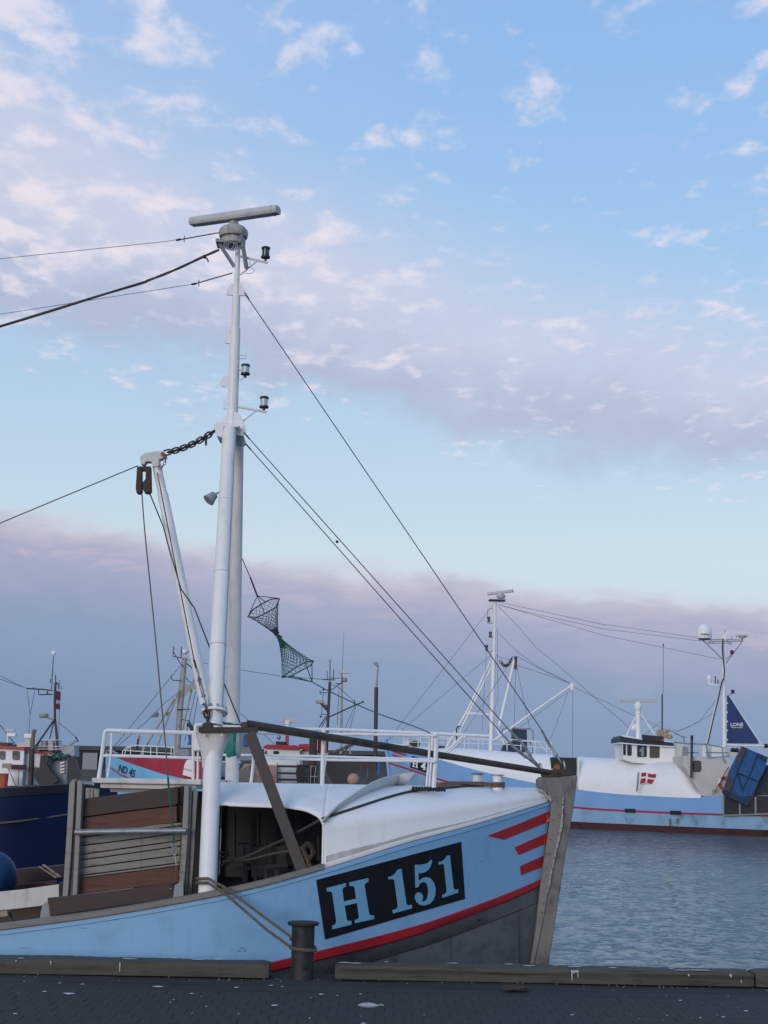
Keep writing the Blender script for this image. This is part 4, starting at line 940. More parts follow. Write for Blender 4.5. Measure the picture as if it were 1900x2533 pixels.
rail([(1152, 1821), (1090, 1878)], .013, yf_, 'rail_brace'); rail([(1146, 1821), (1081, 1878)], .013, yf_ - .3, 'rail_brace')
# green hose reel behind the mast plate
g = Geo(); c = at(B2(985, 790)[0], 15.6)
for k in range(7): g.tube([c + Vector((-.05 + .011 * k + .02 * math.cos(a), .10 * math.cos(a), .15 * math.sin(a) * (1 - .02 * k))) for a in [2 * math.pi * i / 28 for i in range(29)]], .0085, 6)
reel = g.obj('hose_reel', mat('green_hose', (.03, .26, .20), .5, var=.2, scale=10), boat, smooth=True)
Geo().lathe(c + Vector((.035, 0, 0)), (1, 0, 0), [(0, .13), (0, .165), (.03, .165), (.03, .13)], 24).obj('reel_flange', GREYP, reel, smooth=True)
Geo().tube(curve(ats(B2(735, 375, 800, 415, 900, 420, 1000, 445, 1090, 440), 15.5), 5), .016, 6).obj('green_rope_turns', NETM, reel, smooth=True)
# white mooring bitts on the fore roof
for (x, y), Y, mt in (((1181, 1936), 15.25, NAVYP), ((1231, 1938), 14.75, GREYP)):
    c = at((x, y), Y); c.z = ZC - .02 - (.01 if Y < 15 else 0)
    bt = Geo().lathe(c, UPZ, [(0, px(12.5, 15)), (.145, px(11.5, 15))], 20).obj('bitt', WHITE, boat, smooth=True)
    Geo().lathe(c + UPZ * .145, UPZ, [(0, px(16, 15)), (.006, px(16, 15)), (.010, px(15, 15))], 20).obj('bitt_cap', mt, bt, smooth=True)

# ---- rack with the pound boards amidships
def chan(q, Y, d=.09): return poly_obj('rack_post', q, Y, d, ALU, rack, bevel=.004)
rk = at((330, 2230), 13.75)
rack = Geo().tube(ats(B6(160, 712, 800, 700, 1390, 695), 13.62), px(7.5, 13.6), 14).obj('board_rack', GALV, boat, smooth=True)
chan(B6(95, 175, 130, 130, 160, 118, 158, 260, 120, 900, 80, 1425, 20, 1425, 62, 800), 13.68); chan(B6(185, 150, 215, 128, 240, 175, 236, 300, 210, 860, 182, 1400, 130, 1415, 160, 760), 13.68); chan(B6(150, 130, 185, 150, 160, 760, 130, 1415, 82, 1420, 120, 900), 13.73, .05)
chan(B6(1372, 195, 1425, 195, 1408, 800, 1362, 1420, 1300, 1420, 1340, 800), 13.68); chan(B6(1430, 200, 1455, 205, 1425, 900, 1400, 1420, 1370, 1420, 1405, 900), 13.72, .05); chan(B6(1468, 225, 1515, 270, 1485, 900, 1450, 1405, 1405, 1415, 1440, 900), 13.76)
for q in (B6(280, 220, 325, 218, 320, 335, 275, 340), B6(330, 222, 362, 222, 358, 325, 330, 330), B6(368, 225, 420, 235, 418, 318, 368, 322)): poly_obj('rack_post', q, 16.1, .06, ALU, rack)
Geo().tube(ats(B6(240, 170, 380, 185), 13.9), px(7, 13.9), 10).obj('rack_rail', GALV, rack, smooth=True)
def brd(name, q, Y, mt, d=.045): return poly_obj(name, q, Y, d, mt, rack, bevel=.005)
brd('pound_board', B6(240, 342, 700, 285, 1300, 205, 1302, 400, 1250, 415, 700, 480, 245, 540), 13.76, WOOD_D)
brd('pound_board', B6(1290, 215, 1362, 195, 1358, 400, 1296, 415), 13.82, WOOD_D); brd('pound_board', B6(1290, 415, 1350, 412, 1345, 600, 1296, 590), 13.82, WOOD_D)
brd('pound_board', B6(272, 550, 700, 490, 1290, 420, 1292, 600, 880, 655, 225, 685), 13.77, WOOD_R)
Lx, Rx = (210, 209, 207, 205, 203, 201, 199, 197), (1345, 1342, 1338, 1335, 1332, 1328, 1322, 1318); Ly = (690, 772, 866, 962, 1026, 1112, 1197, 1226); Ry = (598, 640, 722, 803, 865, 962, 1050, 1086)
for i in range(7):
    brd('pound_slat', B6(Lx[i], Ly[i] + 5, Rx[i], Ry[i] + 5, Rx[i + 1], Ry[i + 1] - 5, Lx[i + 1], Ly[i + 1] - 5), 13.775 + .004 * (i % 2), ALU_S, .035)
    m_ = lambda f: (B6(Lx[i], Ly[i] + (Ly[i + 1] - Ly[i]) * f, Rx[i], Ry[i] + (Ry[i + 1] - Ry[i]) * f))
brd('slat_backing', B6(245, 370, 1345, 240, 1345, 600, 1318, 1086, 197, 1226), 13.87, DARKM, .02)
brd('pound_board', B6(197, 1228, 1310, 1088, 1308, 1270, 188, 1398), 13.775, WOOD_R)
brd('pound_board', B6(-150, 1440, -20, 1430, 600, 1365, 1245, 1275, 1248, 1440, 1235, 1452, 600, 1535, -120, 1640, -130, 1530), 13.58, WOOD_D)
poly_obj('rack_foot', B6(1262, 1300, 1290, 1285, 1312, 1275, 1358, 1250, 1362, 1425, 1245, 1455), 13.575, .03, GREYP, rack)
Geo().ball(at(B6(1222, 1340)[0], 13.575), .010, 8).obj('board_bolt', GALV, rack)
# gear on the after deck
db = lambda nm, q, Y, d, mt, bev=.004: poly_obj(nm, q, Y, d, mt, boat, bevel=bev)
db('white_deck_board', A6(-400, 760, 0, 695, 300, 665, 805, 595, 808, 790, 760, 800, 560, 890, 130, 940, -400, 990), 14.9, .03, WHITE_OLD)
db('fairlead_plate', A6(540, 1100, 560, 960, 580, 880, 620, 840, 690, 825, 745, 840, 775, 880, 770, 960, 750, 1080), 13.60, .05, GREYP)
db('deck_beam', A6(0, 965, 100, 955, 108, 1030, 0, 1045), 14.4, .04, WOOD_P); db('deck_beam', A6(110, 960, 140, 955, 185, 1140, 160, 1140), 14.5, .04, GREYIN)
db('hatch_coaming', A6(-400, 480, 230, 390, 880, 330, 880, 500, 750, 520, 500, 560, 220, 590, -400, 640), 15.9, .2, WOOD_D); db('hatch_coaming', A6(215, 600, 750, 545, 755, 600, 215, 670), 15.6, .1, WOOD_R)
db('rack_shade', A6(810, 560, 880, 560, 865, 760, 810, 770), 14.3, .06, DARKM)  # dark block painted as the shade beside the rack, not gear
# ------------------------------------------------------------------ loose things on and around the near boat
bo = Geo().ball(at((-22, 2172), 15.15), px(63, 15), 26, (1, 1, 1.04)); bo.tube([at((-22, 2110), 15.15), at((-22, 2100), 15.15)], .05, 10); bo.obj('fender_buoy', BUOYM, smooth=True, label='big round blue buoy at the left edge on the boat deck', cat='buoy')
for q, lb in ((A6(515, 355, 530, 345, 790, 500, 760, 515), 'lower of two pale wooden sticks lying on the cutter deck'), (A6(568, 330, 600, 322, 838, 490, 805, 500), 'upper of two pale wooden sticks lying on the cutter deck')):
    poly_obj('wooden_stick', q, 15.5, .04, WOOD_P, None, bevel=.006, label=lb, cat='stick', group='sticks on the deck')
# mooring line: two turns from the mast leg to the bollard
c = bc + UPZ * .20
def around(ctr, r, a0, a1, z0, z1, n=20): return [Vector((ctr.x + r * math.cos(a0 + (a1 - a0) * i / n), ctr.y + r * math.sin(a0 + (a1 - a0) * i / n), z0 + (z1 - z0) * i / n)) for i in range(n + 1)]
lg = at((513, 2175), 13.56)
A = around(lg, px(25.5, 13.5), 1.2, 4.9, lg.z, lg.z + .01, 16)
lineA = A + [at((537, 2186), 13.42), at((556, 2196), 13.24), at((590, 2221), 13.18), at((660, 2273), 13.0), at((724, 2320), 12.70)]
lineB = [P - UPZ * .035 for P in A] + [at((532, 2195), 13.40), at((552, 2207), 13.24), at((600, 2248), 13.12), at((660, 2300), 12.95), at((722, 2349), 12.66)]
g = Geo(); g.rope(curve(lineA, 4), .0135)
zb = (.195)
g.rope(curve(lineB[:-1], 4) + [Vector((bc.x - .10, bc.y - .05, .245)), *around(bc, .104, math.pi * 1.12, math.pi * 2.05, .235, .215)] + around(bc, .104, .15, math.pi * .95, .225, .30), .0135)
g.obj('mooring_rope', ROPE, smooth=True, label='grey mooring rope doubled from the mast foot to the bollard', cat='rope')
# dark rope over the shelter roof, dropping across the opening
pts = [onroof(p, .018) for p in ((1238, 1944), (1180, 1948), (1120, 1952), (1062, 1956), (1012, 1963))] + [onroof(p, .016) for p in ((960, 1976), (900, 1995), (850, 2011), (803, 2026))]
pts += [at((760, 2046), 13.62), at((709, 2073), 13.66), at((650, 2101), 13.75), at((599, 2123), 13.85), at((540, 2143), 13.95)]
g = Geo(); g.rope(curve(pts, 5), .0135)
k0 = onroof((1018, 1962), .02)
for i in range(12): g.rope(curve([k0 + Vector((.026 * i, -.02, .0 + .004 * (i % 3))), k0 + Vector((.026 * i + .012, -.014, .035)), k0 + Vector((.026 * i + .02, .02, .03)), k0 + Vector((.026 * i + .015, .03, .0))], 4), .010)
g.obj('spring_line', ROPE_G, smooth=True, label='dark green rope lying over the white roof and across the opening', cat='rope')
g = Geo(); r = random.Random(4); base = []
for kk in range(5):
    P = []
    for x in (1068, 1110, 1150, 1190, 1240): P.append(at((x, 1944 - 3 * math.sin((x - 1060) / 58.0) * 2), YC - .15 + .05 * kk) + UPZ * (r.uniform(-.008, .012)))
    g.rope(curve(P, 5), .014)
for ctr in ((1181, 15.25), (1231, 14.75)):
    q = at((ctr[0], 1936), ctr[1]); 
    for z in (.01, .035): g.rope(around(q, px(15, 15), 0, 6.28, ZC + z, ZC + z + .01, 24), .013)
g.obj('rope_heap', ROPE_T, smooth=True, label='brown rope flaked around the two white bitts on the fore roof', cat='rope')
g = Geo(); g.rope(curve(ats(B1(60, 1010, 300, 1000, 520, 970, 800, 900, 1060, 855), 14.05), 6), .012); g.obj('slack_rope', ROPE, smooth=True, label='thinner slack rope inside the shelter opening behind the brace', cat='rope')
# green net dried in two funnels on a line
NY = 16.0
rim1 = [at(p, NY + d) for p, d in zip(A5(85, 685, 130, 620, 215, 565, 300, 522, 375, 520, 340, 600, 240, 655, 150, 697), (0, .12, .2, .2, .05, -.1, -.18, -.12))]
nk1 = [at(p, NY) for p in A5(335, 825, 350, 835, 358, 845)]
def ring(P, n): return resample_n(P + [P[0]], n + 1)[:-1]
def funnel(rim, neck, n, mrows, curvef):
    R0 = ring(rim, n); c = neck; rows = []
    for i in range(mrows + 1):
        f = i / mrows; s = curvef(f); cc = (sum(R0, Vector()) / n).lerp(c, f)
        rows.append([cc + (P - sum(R0, Vector()) / n) * s for P in R0])
    return rows
def netgeo(g, rows, r):
    n = len(rows[0])
    for i in range(len(rows) - 1):
        for j in range(n):
            if i % 2 == 0: g.tube([rows[i][j], (rows[i + 1][j] + rows[i + 1][(j + 1) % n]) / 2], r, 4, cap=False); g.tube([rows[i][j], (rows[i + 1][j] + rows[i + 1][j - 1]) / 2], r, 4, cap=False)
            else:
                mid = (rows[i][j] + rows[i][(j + 1) % n]) / 2; g.tube([mid, rows[i + 1][j]], r, 4, cap=False); g.tube([mid, rows[i + 1][(j + 1) % n]], r, 4, cap=False)
net = root('drying_net', at(A5(355, 850)[0], NY), 'green net funnels knotted in the middle, hung out on a line to dry', 'net')
neck = at(A5(360, 862)[0], NY)
g = Geo(); netgeo(g, funnel(rim1, neck, 17, 14, lambda f: .07 + .93 * (1 - f) ** 1.25), .0021); g.obj('upper_mesh', NETD, net, kind='stuff')
Geo().tube(rim1 + [rim1[0]], .0065, 6).obj('hoop', NETD, net, smooth=True)
rim2 = [at(p, NY + d) for p, d in zip(A5(395, 1240, 425, 1215, 520, 1150, 610, 1100, 685, 1085, 660, 1130, 600, 1160, 480, 1225), (0, -.12, -.2, -.15, 0, .15, .2, .12))]
g = Geo(); netgeo(g, funnel(rim2, neck, 18, 16, lambda f: .07 + .93 * (1 - f) ** 1.35), .0023); g.obj('lower_mesh', NETM, net, kind='stuff')
Geo().tube(rim2 + [rim2[0]], .0065, 6).obj('hoop', NETM, net, smooth=True)
g = Geo(); r = random.Random(2)
for i in range(60): f = r.uniform(0, 1); P = at((lin([(0, A5(330, 800)[0][0]), (1, A5(420, 960)[0][0])], f), lin([(0, A5(330, 800)[0][1]), (1, A5(420, 960)[0][1])], f)), NY); g.ball(P + Vector((r.uniform(-.02, .02), r.uniform(-.02, .02), r.uniform(-.02, .02))), .010, 6)
g.tube(curve(ats(A5(325, 795, 345, 832, 362, 868, 385, 915, 410, 960), NY), 5), [.03 - .013 * math.sin(math.pi * i / 20) for i in range(21)], 8); g.obj('neck_knot', NETM, net, smooth=True)
hang = at(A5(172, 495)[0], NY)
tubes('bridle', [([hang, at(A5(92, 672)[0], NY)], .0045), ([hang, at(A5(240, 655)[0], NY - .15)], .0045), ([hang, at(A5(245, 548)[0], NY + .2)], .0045), ([hang, at(A5(360, 515)[0], NY)], .0045), ([hang, at(A5(108, 325)[0], NY)], .010), ([at(A5(108, 325)[0], NY), at(A5(0, 80)[0], NY)], .0055), ([at(A5(0, 80)[0], NY), at((575, 1330), 15.75)], .0055)], NETD, net, n=6)
j2 = at(A5(672, 1278)[0], NY)
tubes('bridle', [([j2, at(A5(608, 1102)[0], NY - .1)], .0055), ([j2, at(A5(670, 1110)[0], NY)], .0055), ([j2, at(A5(480, 1222)[0], NY)], .006), ([j2, at(A5(425, 1228)[0], NY)], .006), (curve([j2, at(A5(740, 1318)[0], NY), at(A5(830, 1365)[0], NY), at(A5(1060, 1475)[0], NY), at(A5(1300, 1578)[0], NY), at((1025, 1797), NY), at((1063, 1813), NY)], 4), .0062)], NETM, net, n=6)
# ------------------------------------------------------------------ boats across the basin
class Ship:
    """hull lofted from outlines measured in the photo; Yn(x): depth of the near side, B half beam, bow of length L pixels at the left end"""
    def __init__(s, Yn, B, L, p=2.2): s.Yn, s.B, s.L, s.p = Yn, B, L, p
    def pt(s, line, t, dpx=0, out=0.0, mirror=False):
        x0, x1 = line[0][0], line[-1][0]; x = x0 + (x1 - x0) * t; f = max(0.0, 1 - (x - x0) / s.L); b = s.B * (1 - f ** s.p) + .06 + out
        Yc = s.Yn(x) + s.B; P = at((x, lin(line, x) + dpx), Yc - b)
        return Vector((P.x, 2 * Yc - P.y, P.z)) if mirror else P
    def band(s, name, rows, mt, parent, n=60, mirror=True):
        g = Geo(); g.grid([[s.pt(l, i / n, d, o) for i in range(n + 1)] for l, d, o in rows])
        if mirror: g.grid([[s.pt(l, i / n, d, o, True) for i in range(n + 1)] for l, d, o in rows])
        return g.obj(name, mt, parent, smooth=True)
    def deck(s, line, mt, parent, dpx=4, n=40):
        g = Geo(); g.grid([[s.pt(line, i / n, dpx, -.1, m_) for i in range(n + 1)] for m_ in (False, True)]); g.obj('deck', mt, parent)
    def stern(s, lines, mt, parent):
        a = [s.pt(l, 1) for l in lines]; b = [s.pt(l, 1, 0, 0, True) for l in lines]; Geo().add(a + b[::-1], [tuple(range(2 * len(a)))]).obj('stern', mt, parent)
def poly_h(name, pts, off, depth, mt, parent): return Geo().prism([at(p, HY(p[0]) + off) for p in pts], (0, depth, 0)).obj(name, mt, parent)
def win(q, Y, mt, parent, name='window', d=.08, fr=None):
    w = poly_obj(name, q, Y, d, mt, parent)
    return w
def rrect(x0, y0, x1, y1, r=2.5): return arc([(x0, y0, r), (x1, y0, r), (x1, y1, r), (x0, y1, r)])
PR = 1.0
def pole(pts, r, mt, parent, name, Yf, n=8):
    r = max(r * PR, .012); return Geo().tube([at(p, Yf(p[0]) if callable(Yf) else Yf) for p in pts], r, n).obj(name, mt, parent, smooth=True)

# ---------- H 45: long blue and white trawler on the right
HY = lambda x: 122.0 - (x - 960) * .0225
S = Ship(HY, 3.0, 210)
h45 = root('trawler', (at((1430, 2040), HY(1430) + 3).x, HY(1430) + 3, WATER_Z), 'long blue and white trawler H 45 with navy steadying sail across the basin', 'fishing boat', 'fishing boats in the harbour')
sheer = smooth_line([(956, 1836), (985, 1846), (1081, 1877), (1190, 1908), (1334, 1939), (1428, 1953), (1540, 1965), (1720, 1974), (1733, 1967), (1790, 1970), (2060, 1978)])
red = smooth_line([(961, 1886), (1027, 1907), (1077, 1924), (1128, 1938), (1280, 1973), (1421, 1996), (1600, 2007), (1787, 2014), (2060, 2020)])
boot = smooth_line([(974, 2002), (1200, 2018), (1414, 2032), (1650, 2043), (1900, 2053), (2060, 2057)])
keel = [(1000, 2075), (1400, 2085), (2060, 2100)]
S.band('hull_topside', [(sheer, 0, 0), (red, -1, 0)], BLUE_F, h45)
S.band('red_line', [(red, -1.2, .03), (red, 3.4, .03)], RED, h45)
S.band('hull_lower', [(red, 2.5, 0), (boot, 0, 0)], BLUE_W, h45)
S.band('antifouling', [(boot, 0, .01), (keel, 0, -.6)], ANTIF, h45)
S.deck(sheer, GREYP, h45); S.stern([sheer, red, boot, keel], BLUE_W, h45)
Geo().beam(S.pt(sheer, 0) + Vector((-.05, .0, .25)), S.pt(boot, 0) + Vector((-.02, 0, -.3)), .28, .22).obj('stem', BLUE_F, h45)
for q in (Z4(578, 1770, 650, 1772, 650, 1800, 578, 1797), Z4(908, 1785, 985, 1787, 985, 1815, 908, 1812)): poly_h('scupper', q, -.22, .3, BLK, h45)
for x, l in ((905, 55), (960, 40)): poly_h('rust_streak', Z4(x - 6, 1840, x + 7, 1842, x + 4, 1842 + l, x - 4, 1842 + l), -.2, .06, mat('rust_streak', (.22, .16, .09), .8, var=.3, scale=3), h45)
# bow stripes, name board
SV = [S.pt(l, i / 60, d) for l, d in ((sheer, 0), (red, 0)) for i in range(61)]; SB = BVHTree.FromPolygons(SV, [(i, i + 1, i + 62, i + 61) for i in range(60)])
def on45(p, lift=.04):
    h = SB.ray_cast(EYE, ray(p).normalized()); return (h[0] - ray(p).normalized() * lift) if h[0] else at(p, HY(p[0]))
def dec45(name, polys, mt, lift, parent):
    vs, fs = cut2d(polys, 12); g = Geo(); g.add([on45(p, lift) for p in vs], fs); return g.obj(name, mt, parent)
for q in (B3(330, 360, 345, 362, 505, 410, 480, 425, 335, 380), B3(333, 402, 445, 440, 425, 447, 335, 425), B3(335, 470, 425, 485, 420, 505, 340, 490)): dec45('bow_stripe', [q], RED, .05, h45)
bd = dec45('name_board', [B3(565, 425, 820, 495, 792, 645, 540, 562)], BLACK, .06, h45)
nb = B3(548, 440, 815, 500, 790, 632, 545, 560)
def sub(q, u0, v0, u1, v1): return [quadmap(q, u0, v0), quadmap(q, u1, v0), quadmap(q, u1, v1), quadmap(q, u0, v1)]
def bbox(P): return min(p[0] for p in P), min(p[1] for p in P), max(p[0] for p in P), max(p[1] for p in P)
def glyph_to(P, quad):
    # H 151 glyph outlines, straightened, then laid on another board
    B = B5(8, 465, 1572, 52, 1614, 668, 105, 1108); o = Vector(B[0]); ux = Vector(B[1]) - o; vy = Vector(B[3]) - o; det = ux.x * vy.y - ux.y * vy.x
    uv = [(((p[0] - o.x) * vy.y - (p[1] - o.y) * vy.x) / det, (ux.x * (p[1] - o.y) - ux.y * (p[0] - o.x)) / det) for p in P]; x0, y0, x1, y1 = bbox(uv)
    return [quadmap(quad, (u - x0) / (x1 - x0), (v - y0) / (y1 - y0)) for u, v in uv]
dec45('letter', [glyph_to(H, sub(nb, .08, .18, .36, .88))], WHITE_F, .09, bd)
four = [(.62, 0), (.82, 0), (.82, .62), (1, .62), (1, .76), (.82, .76), (.82, .9), (.95, .92), (.95, 1), (.45, 1), (.45, .92), (.58, .9), (.58, .76), (0, .76), (0, .62)]
dec45('numeral', [[quadmap(sub(nb, .48, .16, .72, .88), u, v) for u, v in four]], WHITE_F, .09, bd)
dec45('numeral', [glyph_to(FIVE, sub(nb, .76, .14, .96, .88))], WHITE_F, .09, bd)
# whaleback in two lengths with the dark hatch between
def whale(x0, x1, top, name, n=40):
    g = Geo(); rows = []
    for i in range(n + 1):
        x = x0 + (x1 - x0) * i / n; f = max(0.0, 1 - (x - 956) / 210.0); b0 = 3.0 * (1 - f ** 2.2); Yc = HY(x) + 3; yb = lin(sheer, x) + 1; yt = min(lin(top, x), yb - .5); col = []
        for k in range(9):
            a = math.pi / 2 * k / 8; Y = Yc - b0 * (.985 - .75 * (1 - math.cos(a))); col.append(at((x, yb + (yt - yb) * math.sin(a)), Y))
        T = col[-1]; col += [Vector((T.x, Yc, T.z + .02)), Vector((T.x, 2 * Yc - T.y, T.z))] + [Vector((P.x, 2 * Yc - P.y, P.z)) for P in col[-2::-1]]
        rows.append(col)
    g.grid(rows); m_ = len(rows[0])
    for r_ in (rows[0], rows[-1]): g.add(r_, [tuple(range(m_))])
    return g.obj(name, WHITE_F, h45, smooth=True)
wb = whale(972, 1367, [(956, 1837), (1000, 1842), (1060, 1848), (1165, 1852), (1290, 1862), (1400, 1869)], 'whaleback')
whale(1432, 1734, smooth_line([(1428, 1872), (1545, 1878), (1640, 1884), (1684, 1891), (1698, 1905), (1710, 1925), (1720, 1943), (1740, 1966)]), 'whaleback')
poly_obj('hatch_recess', Z4(40, 1395, 238, 1400, 238, 1640, 40, 1610), HY(1400) + 1.2, 3, mat('hatch_dark', (.018, .022, .024), .6, var=.2, scale=1), h45)
poly_obj('hatch_frame', Z4(232, 1395, 246, 1395, 246, 1625, 236, 1625), HY(1430) + .1, .5, WHITE_F, h45)
# Danish flag painted on the whaleback
FV = HY(1600) + .02
flag = poly_obj('painted_flag', Z4(697, 1508, 735, 1507, 770, 1517, 805, 1515, 803, 1558, 795, 1588, 760, 1590, 735, 1583, 687, 1592, 694, 1555), FV - .1, .08, WHITE_F, h45)
for q in (Z4(698, 1509, 733, 1507, 732, 1533, 697, 1537), Z4(747, 1510, 775, 1519, 804, 1517, 803, 1546, 775, 1545, 745, 1538), Z4(695, 1552, 731, 1548, 726, 1580, 688, 1590), Z4(744, 1552, 775, 1558, 802, 1559, 795, 1587, 765, 1590, 738, 1581)): poly_obj('flag_field', q, FV - .13, .02, RED, flag)
pole(Z4(674, 1505, 662, 1650), .04, GREYP, flag, 'flagstaff', FV - .1, 6); pole(Z4(682, 1505, 670, 1640), .03, GREYP, flag, 'flagstaff', FV - .1, 6)
# wheelhouse
WY = HY(1600) + 1.3
wh = poly_obj('wheelhouse', A7(160, 1400, 290, 1420, 700, 1440, 702, 1640, 640, 1635, 290, 1605, 172, 1570), WY, 3.6, WHITE_F, h45)
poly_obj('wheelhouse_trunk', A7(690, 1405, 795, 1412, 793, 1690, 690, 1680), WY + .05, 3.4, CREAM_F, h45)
Geo().prism([at(p, WY - .3) for p in A7(138, 1345, 170, 1330, 360, 1365, 680, 1395, 695, 1437, 300, 1412, 140, 1398)], (0, 4.2, 0)).obj('visor', NAVYP, wh)
Geo().prism([at(p, WY - .35) for p in A7(135, 1395, 300, 1410, 698, 1435, 698, 1444, 300, 1420, 135, 1406)], (0, 4.3, 0)).obj('visor_edge', WHITE_F, wh)
Geo().prism([at(p, WY - .35) for p in A7(150, 1325, 170, 1320, 360, 1357, 690, 1388, 690, 1396, 360, 1368, 165, 1335)], (0, 4.3, 0)).obj('roof_edge', WHITE_F, wh)
for (a, b, c_, d_), mt in (((172, 1408, 200, 1528), GLASS), ((214, 1412, 260, 1532), GLASS), ((316, 1422, 415, 1546), GLASS), ((444, 1434, 546, 1556), GLASS_B)):
    (x0, y0), (x1, y1) = A7(a, b, c_, d_); win(rrect(x0, y0, x1, y1, 4), WY - .04, mt, wh)
poly_obj('window_reflection', A7(330, 1485, 375, 1440, 385, 1440, 385, 1540, 358, 1540, 358, 1490), WY - .06, .02, GREYP, wh)
poly_obj('searchlight_box', A7(373, 1315, 590, 1335, 588, 1392, 373, 1370), WY - .5, .4, mat('dark_box', (.03, .028, .028), .6), wh)
Geo().ball(at(A7(572, 1378)[0], WY - .52), .10, 8).obj('red_lamp', REDLAMP, wh)
g = Geo(); 
for x, y, r_ in ((555, 1297, 40), (600, 1320, 36), (650, 1335, 30), (625, 1275, 22)): g.ball(at(A7(x, y)[0], WY + .8), r_ * .241 * (WY / FPX), 10, (1.1, 1, .9))
g.obj('tan_fenders', mat('tan_plastic', (.40, .29, .17), .7, var=.3, scale=2), wh)
rm = pole(A7(328, 1350, 325, 1080), .16, WHITE_F, wh, 'radar_mast', WY + 1)
Geo().lathe(at(A7(325, 1050)[0], WY + 1), UPZ, [(-.5, .13), (-.3, .2), (-.2, .15), (0, .24), (.25, .29), (.42, .22), (.5, .12)], 14).obj('radar_pedestal', WHITE_F, wh, smooth=True)
Geo().beam(at(A7(150, 968)[0], WY + 1), at(A7(512, 968)[0], WY + 1), .25, .22).obj('radar_scanner', RADOME, wh)
for pts in (A7(300, 1130, 205, 1325), A7(345, 1090, 495, 1310), A7(325, 1110, 350, 1350)): pole(pts, .05, WHITE_F, wh, 'mast_stay', WY + 1, 6)
Geo().ball(at(A7(280, 1240)[0], WY + 1.2), .28, 10).obj('dome', WHITE_F, wh, smooth=True)
pole(A7(573, 1290, 573, 900), .055, MASTD, wh, 'whip_aerial', WY + 1, 6); pole(A7(583, 900, 584, 385), .018, WIRE_L, wh, 'whip_tip', WY + 1, 5); pole(A7(583, 410, 584, 385), .05, MASTD, wh, 'whip_end', WY + 1, 6)
# deckhouse aft
DY = HY(1750) + .7
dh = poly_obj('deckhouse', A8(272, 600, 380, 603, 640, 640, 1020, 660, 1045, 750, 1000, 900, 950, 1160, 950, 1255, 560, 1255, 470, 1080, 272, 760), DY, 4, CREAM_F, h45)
for o_, c_ in ((0, .0),):
    (x0, y0), (x1, y1) = A8(432, 682, 552, 848); win(rrect(x0, y0, x1, y1, 5), DY - .05, GLASS_B, dh)
    Geo().tube([at(p, DY - .06) for p in rrect(x0, y0, x1, y1, 5) + [rrect(x0, y0, x1, y1, 5)[0]]], .035, 6).obj('window_frame', MASTD, dh)
pole(A8(408, 330, 400, 960), .085, MASTD, dh, 'exhaust_pipe', DY - .4, 10); pole(A8(410, 258, 408, 330), .10, BLK, dh, 'exhaust_cap', DY - .4, 10)
poly_obj('upper_house', A8(735, 420, 960, 440, 955, 610, 735, 610), DY + 1.5, 2, WHITE_F, dh); poly_obj('upper_house', A8(590, 430, 640, 430, 640, 610, 580, 610), DY + 1.5, 1, WHITE_F, dh); poly_obj('upper_house', A8(290, 440, 350, 450, 350, 590, 275, 590), DY + 2, .6, GREYP, dh)
for pts in (A8(110, 370, 330, 395, 640, 405, 860, 445, 900, 455, 915, 490, 915, 610, 960, 715), A8(640, 410, 680, 630, 1010, 600), A8(275, 540, 520, 545), A8(640, 540, 1000, 545), A8(100, 210, 280, 290), A8(280, 275, 278, 390)): pole(pts, .05, GREYP, dh, 'deckhouse_rail', DY - .1, 6)
poly_obj('gear_box', A8(1040, 530, 1160, 540, 1150, 610, 1045, 615), DY - .2, .8, CREAM_F, dh); g = Geo(); g.ball(at(A8(1080, 505)[0], DY), .18, 8); g.ball(at(A8(1145, 510)[0], DY), .2, 8); g.obj('dark_gear', BLK, dh)
# aft mast
MY = HY(1790) + 2.6
am = pole(A7(1212, 1440, 1205, 745), .13, WHITE_F, h45, 'aft_mast', MY, 12); pole(A7(1200, 745, 1196, 300), .085, WHITE_F, am, 'topmast', MY, 10)
pole(A7(1196, 330, 1190, 420, 1196, 520, 1212, 660, 1205, 735, 1180, 790, 1160, 900, 1120, 1060, 1080, 1230, 1040, 1410), .05, MASTD, am, 'cable', MY - .3, 6); pole(A7(1135, 960, 1030, 1405), .035, WHITE_F, am, 'cable_guard', MY - .2, 6)
Geo().lathe(at(A7(1005, 335)[0], MY), UPZ, [(0, .40), (.05, .50), (.35, .53), (.65, .5), (.9, .36), (1.03, .16), (1.06, .01)], 20).obj('satellite_dome', WHITE_F, am, smooth=True)
Geo().lathe(at(A7(1005, 345)[0], MY), UPZ, [(0, .3), (.12, .46)], 20).obj('dome_base', GREYP, am, smooth=True)
text_on('dome_lettering', 'intellian', A7(968, 272, 1058, 277, 1058, 297, 968, 292), lambda p: at(p, MY - .54), NAVYP, am)
for pts, r_ in ((A7(950, 345, 1200, 340, 1390, 345), .035), (A7(1050, 358, 1400, 360), .03), (A7(990, 345, 1190, 540), .04), (A7(1400, 350, 1228, 580), .04), (A7(1395, 350, 1395, 320), .06), (A7(1040, 378, 1280, 375), .03), (A7(1215, 300, 1215, 240), .03), (A7(1288, 345, 1288, 300), .025), (A7(1230, 340, 1270, 395, 1290, 370), .03)): pole(pts, r_, GREYP, am, 'spreader', MY, 6)
poly_obj('aerial_head', A7(1190, 270, 1235, 275, 1235, 340, 1190, 345), MY - .1, .2, WHITE_F, am)
Geo().beam(at(A7(1330, 303)[0], MY), at(A7(1452, 303)[0], MY), .2, .15).obj('small_scanner', RADOME, am); Geo().lathe(at(A7(1395, 325)[0], MY), UPZ, [(0, .2), (.15, .3), (.2, .2)], 10).obj('scanner_base', RADOME, am)
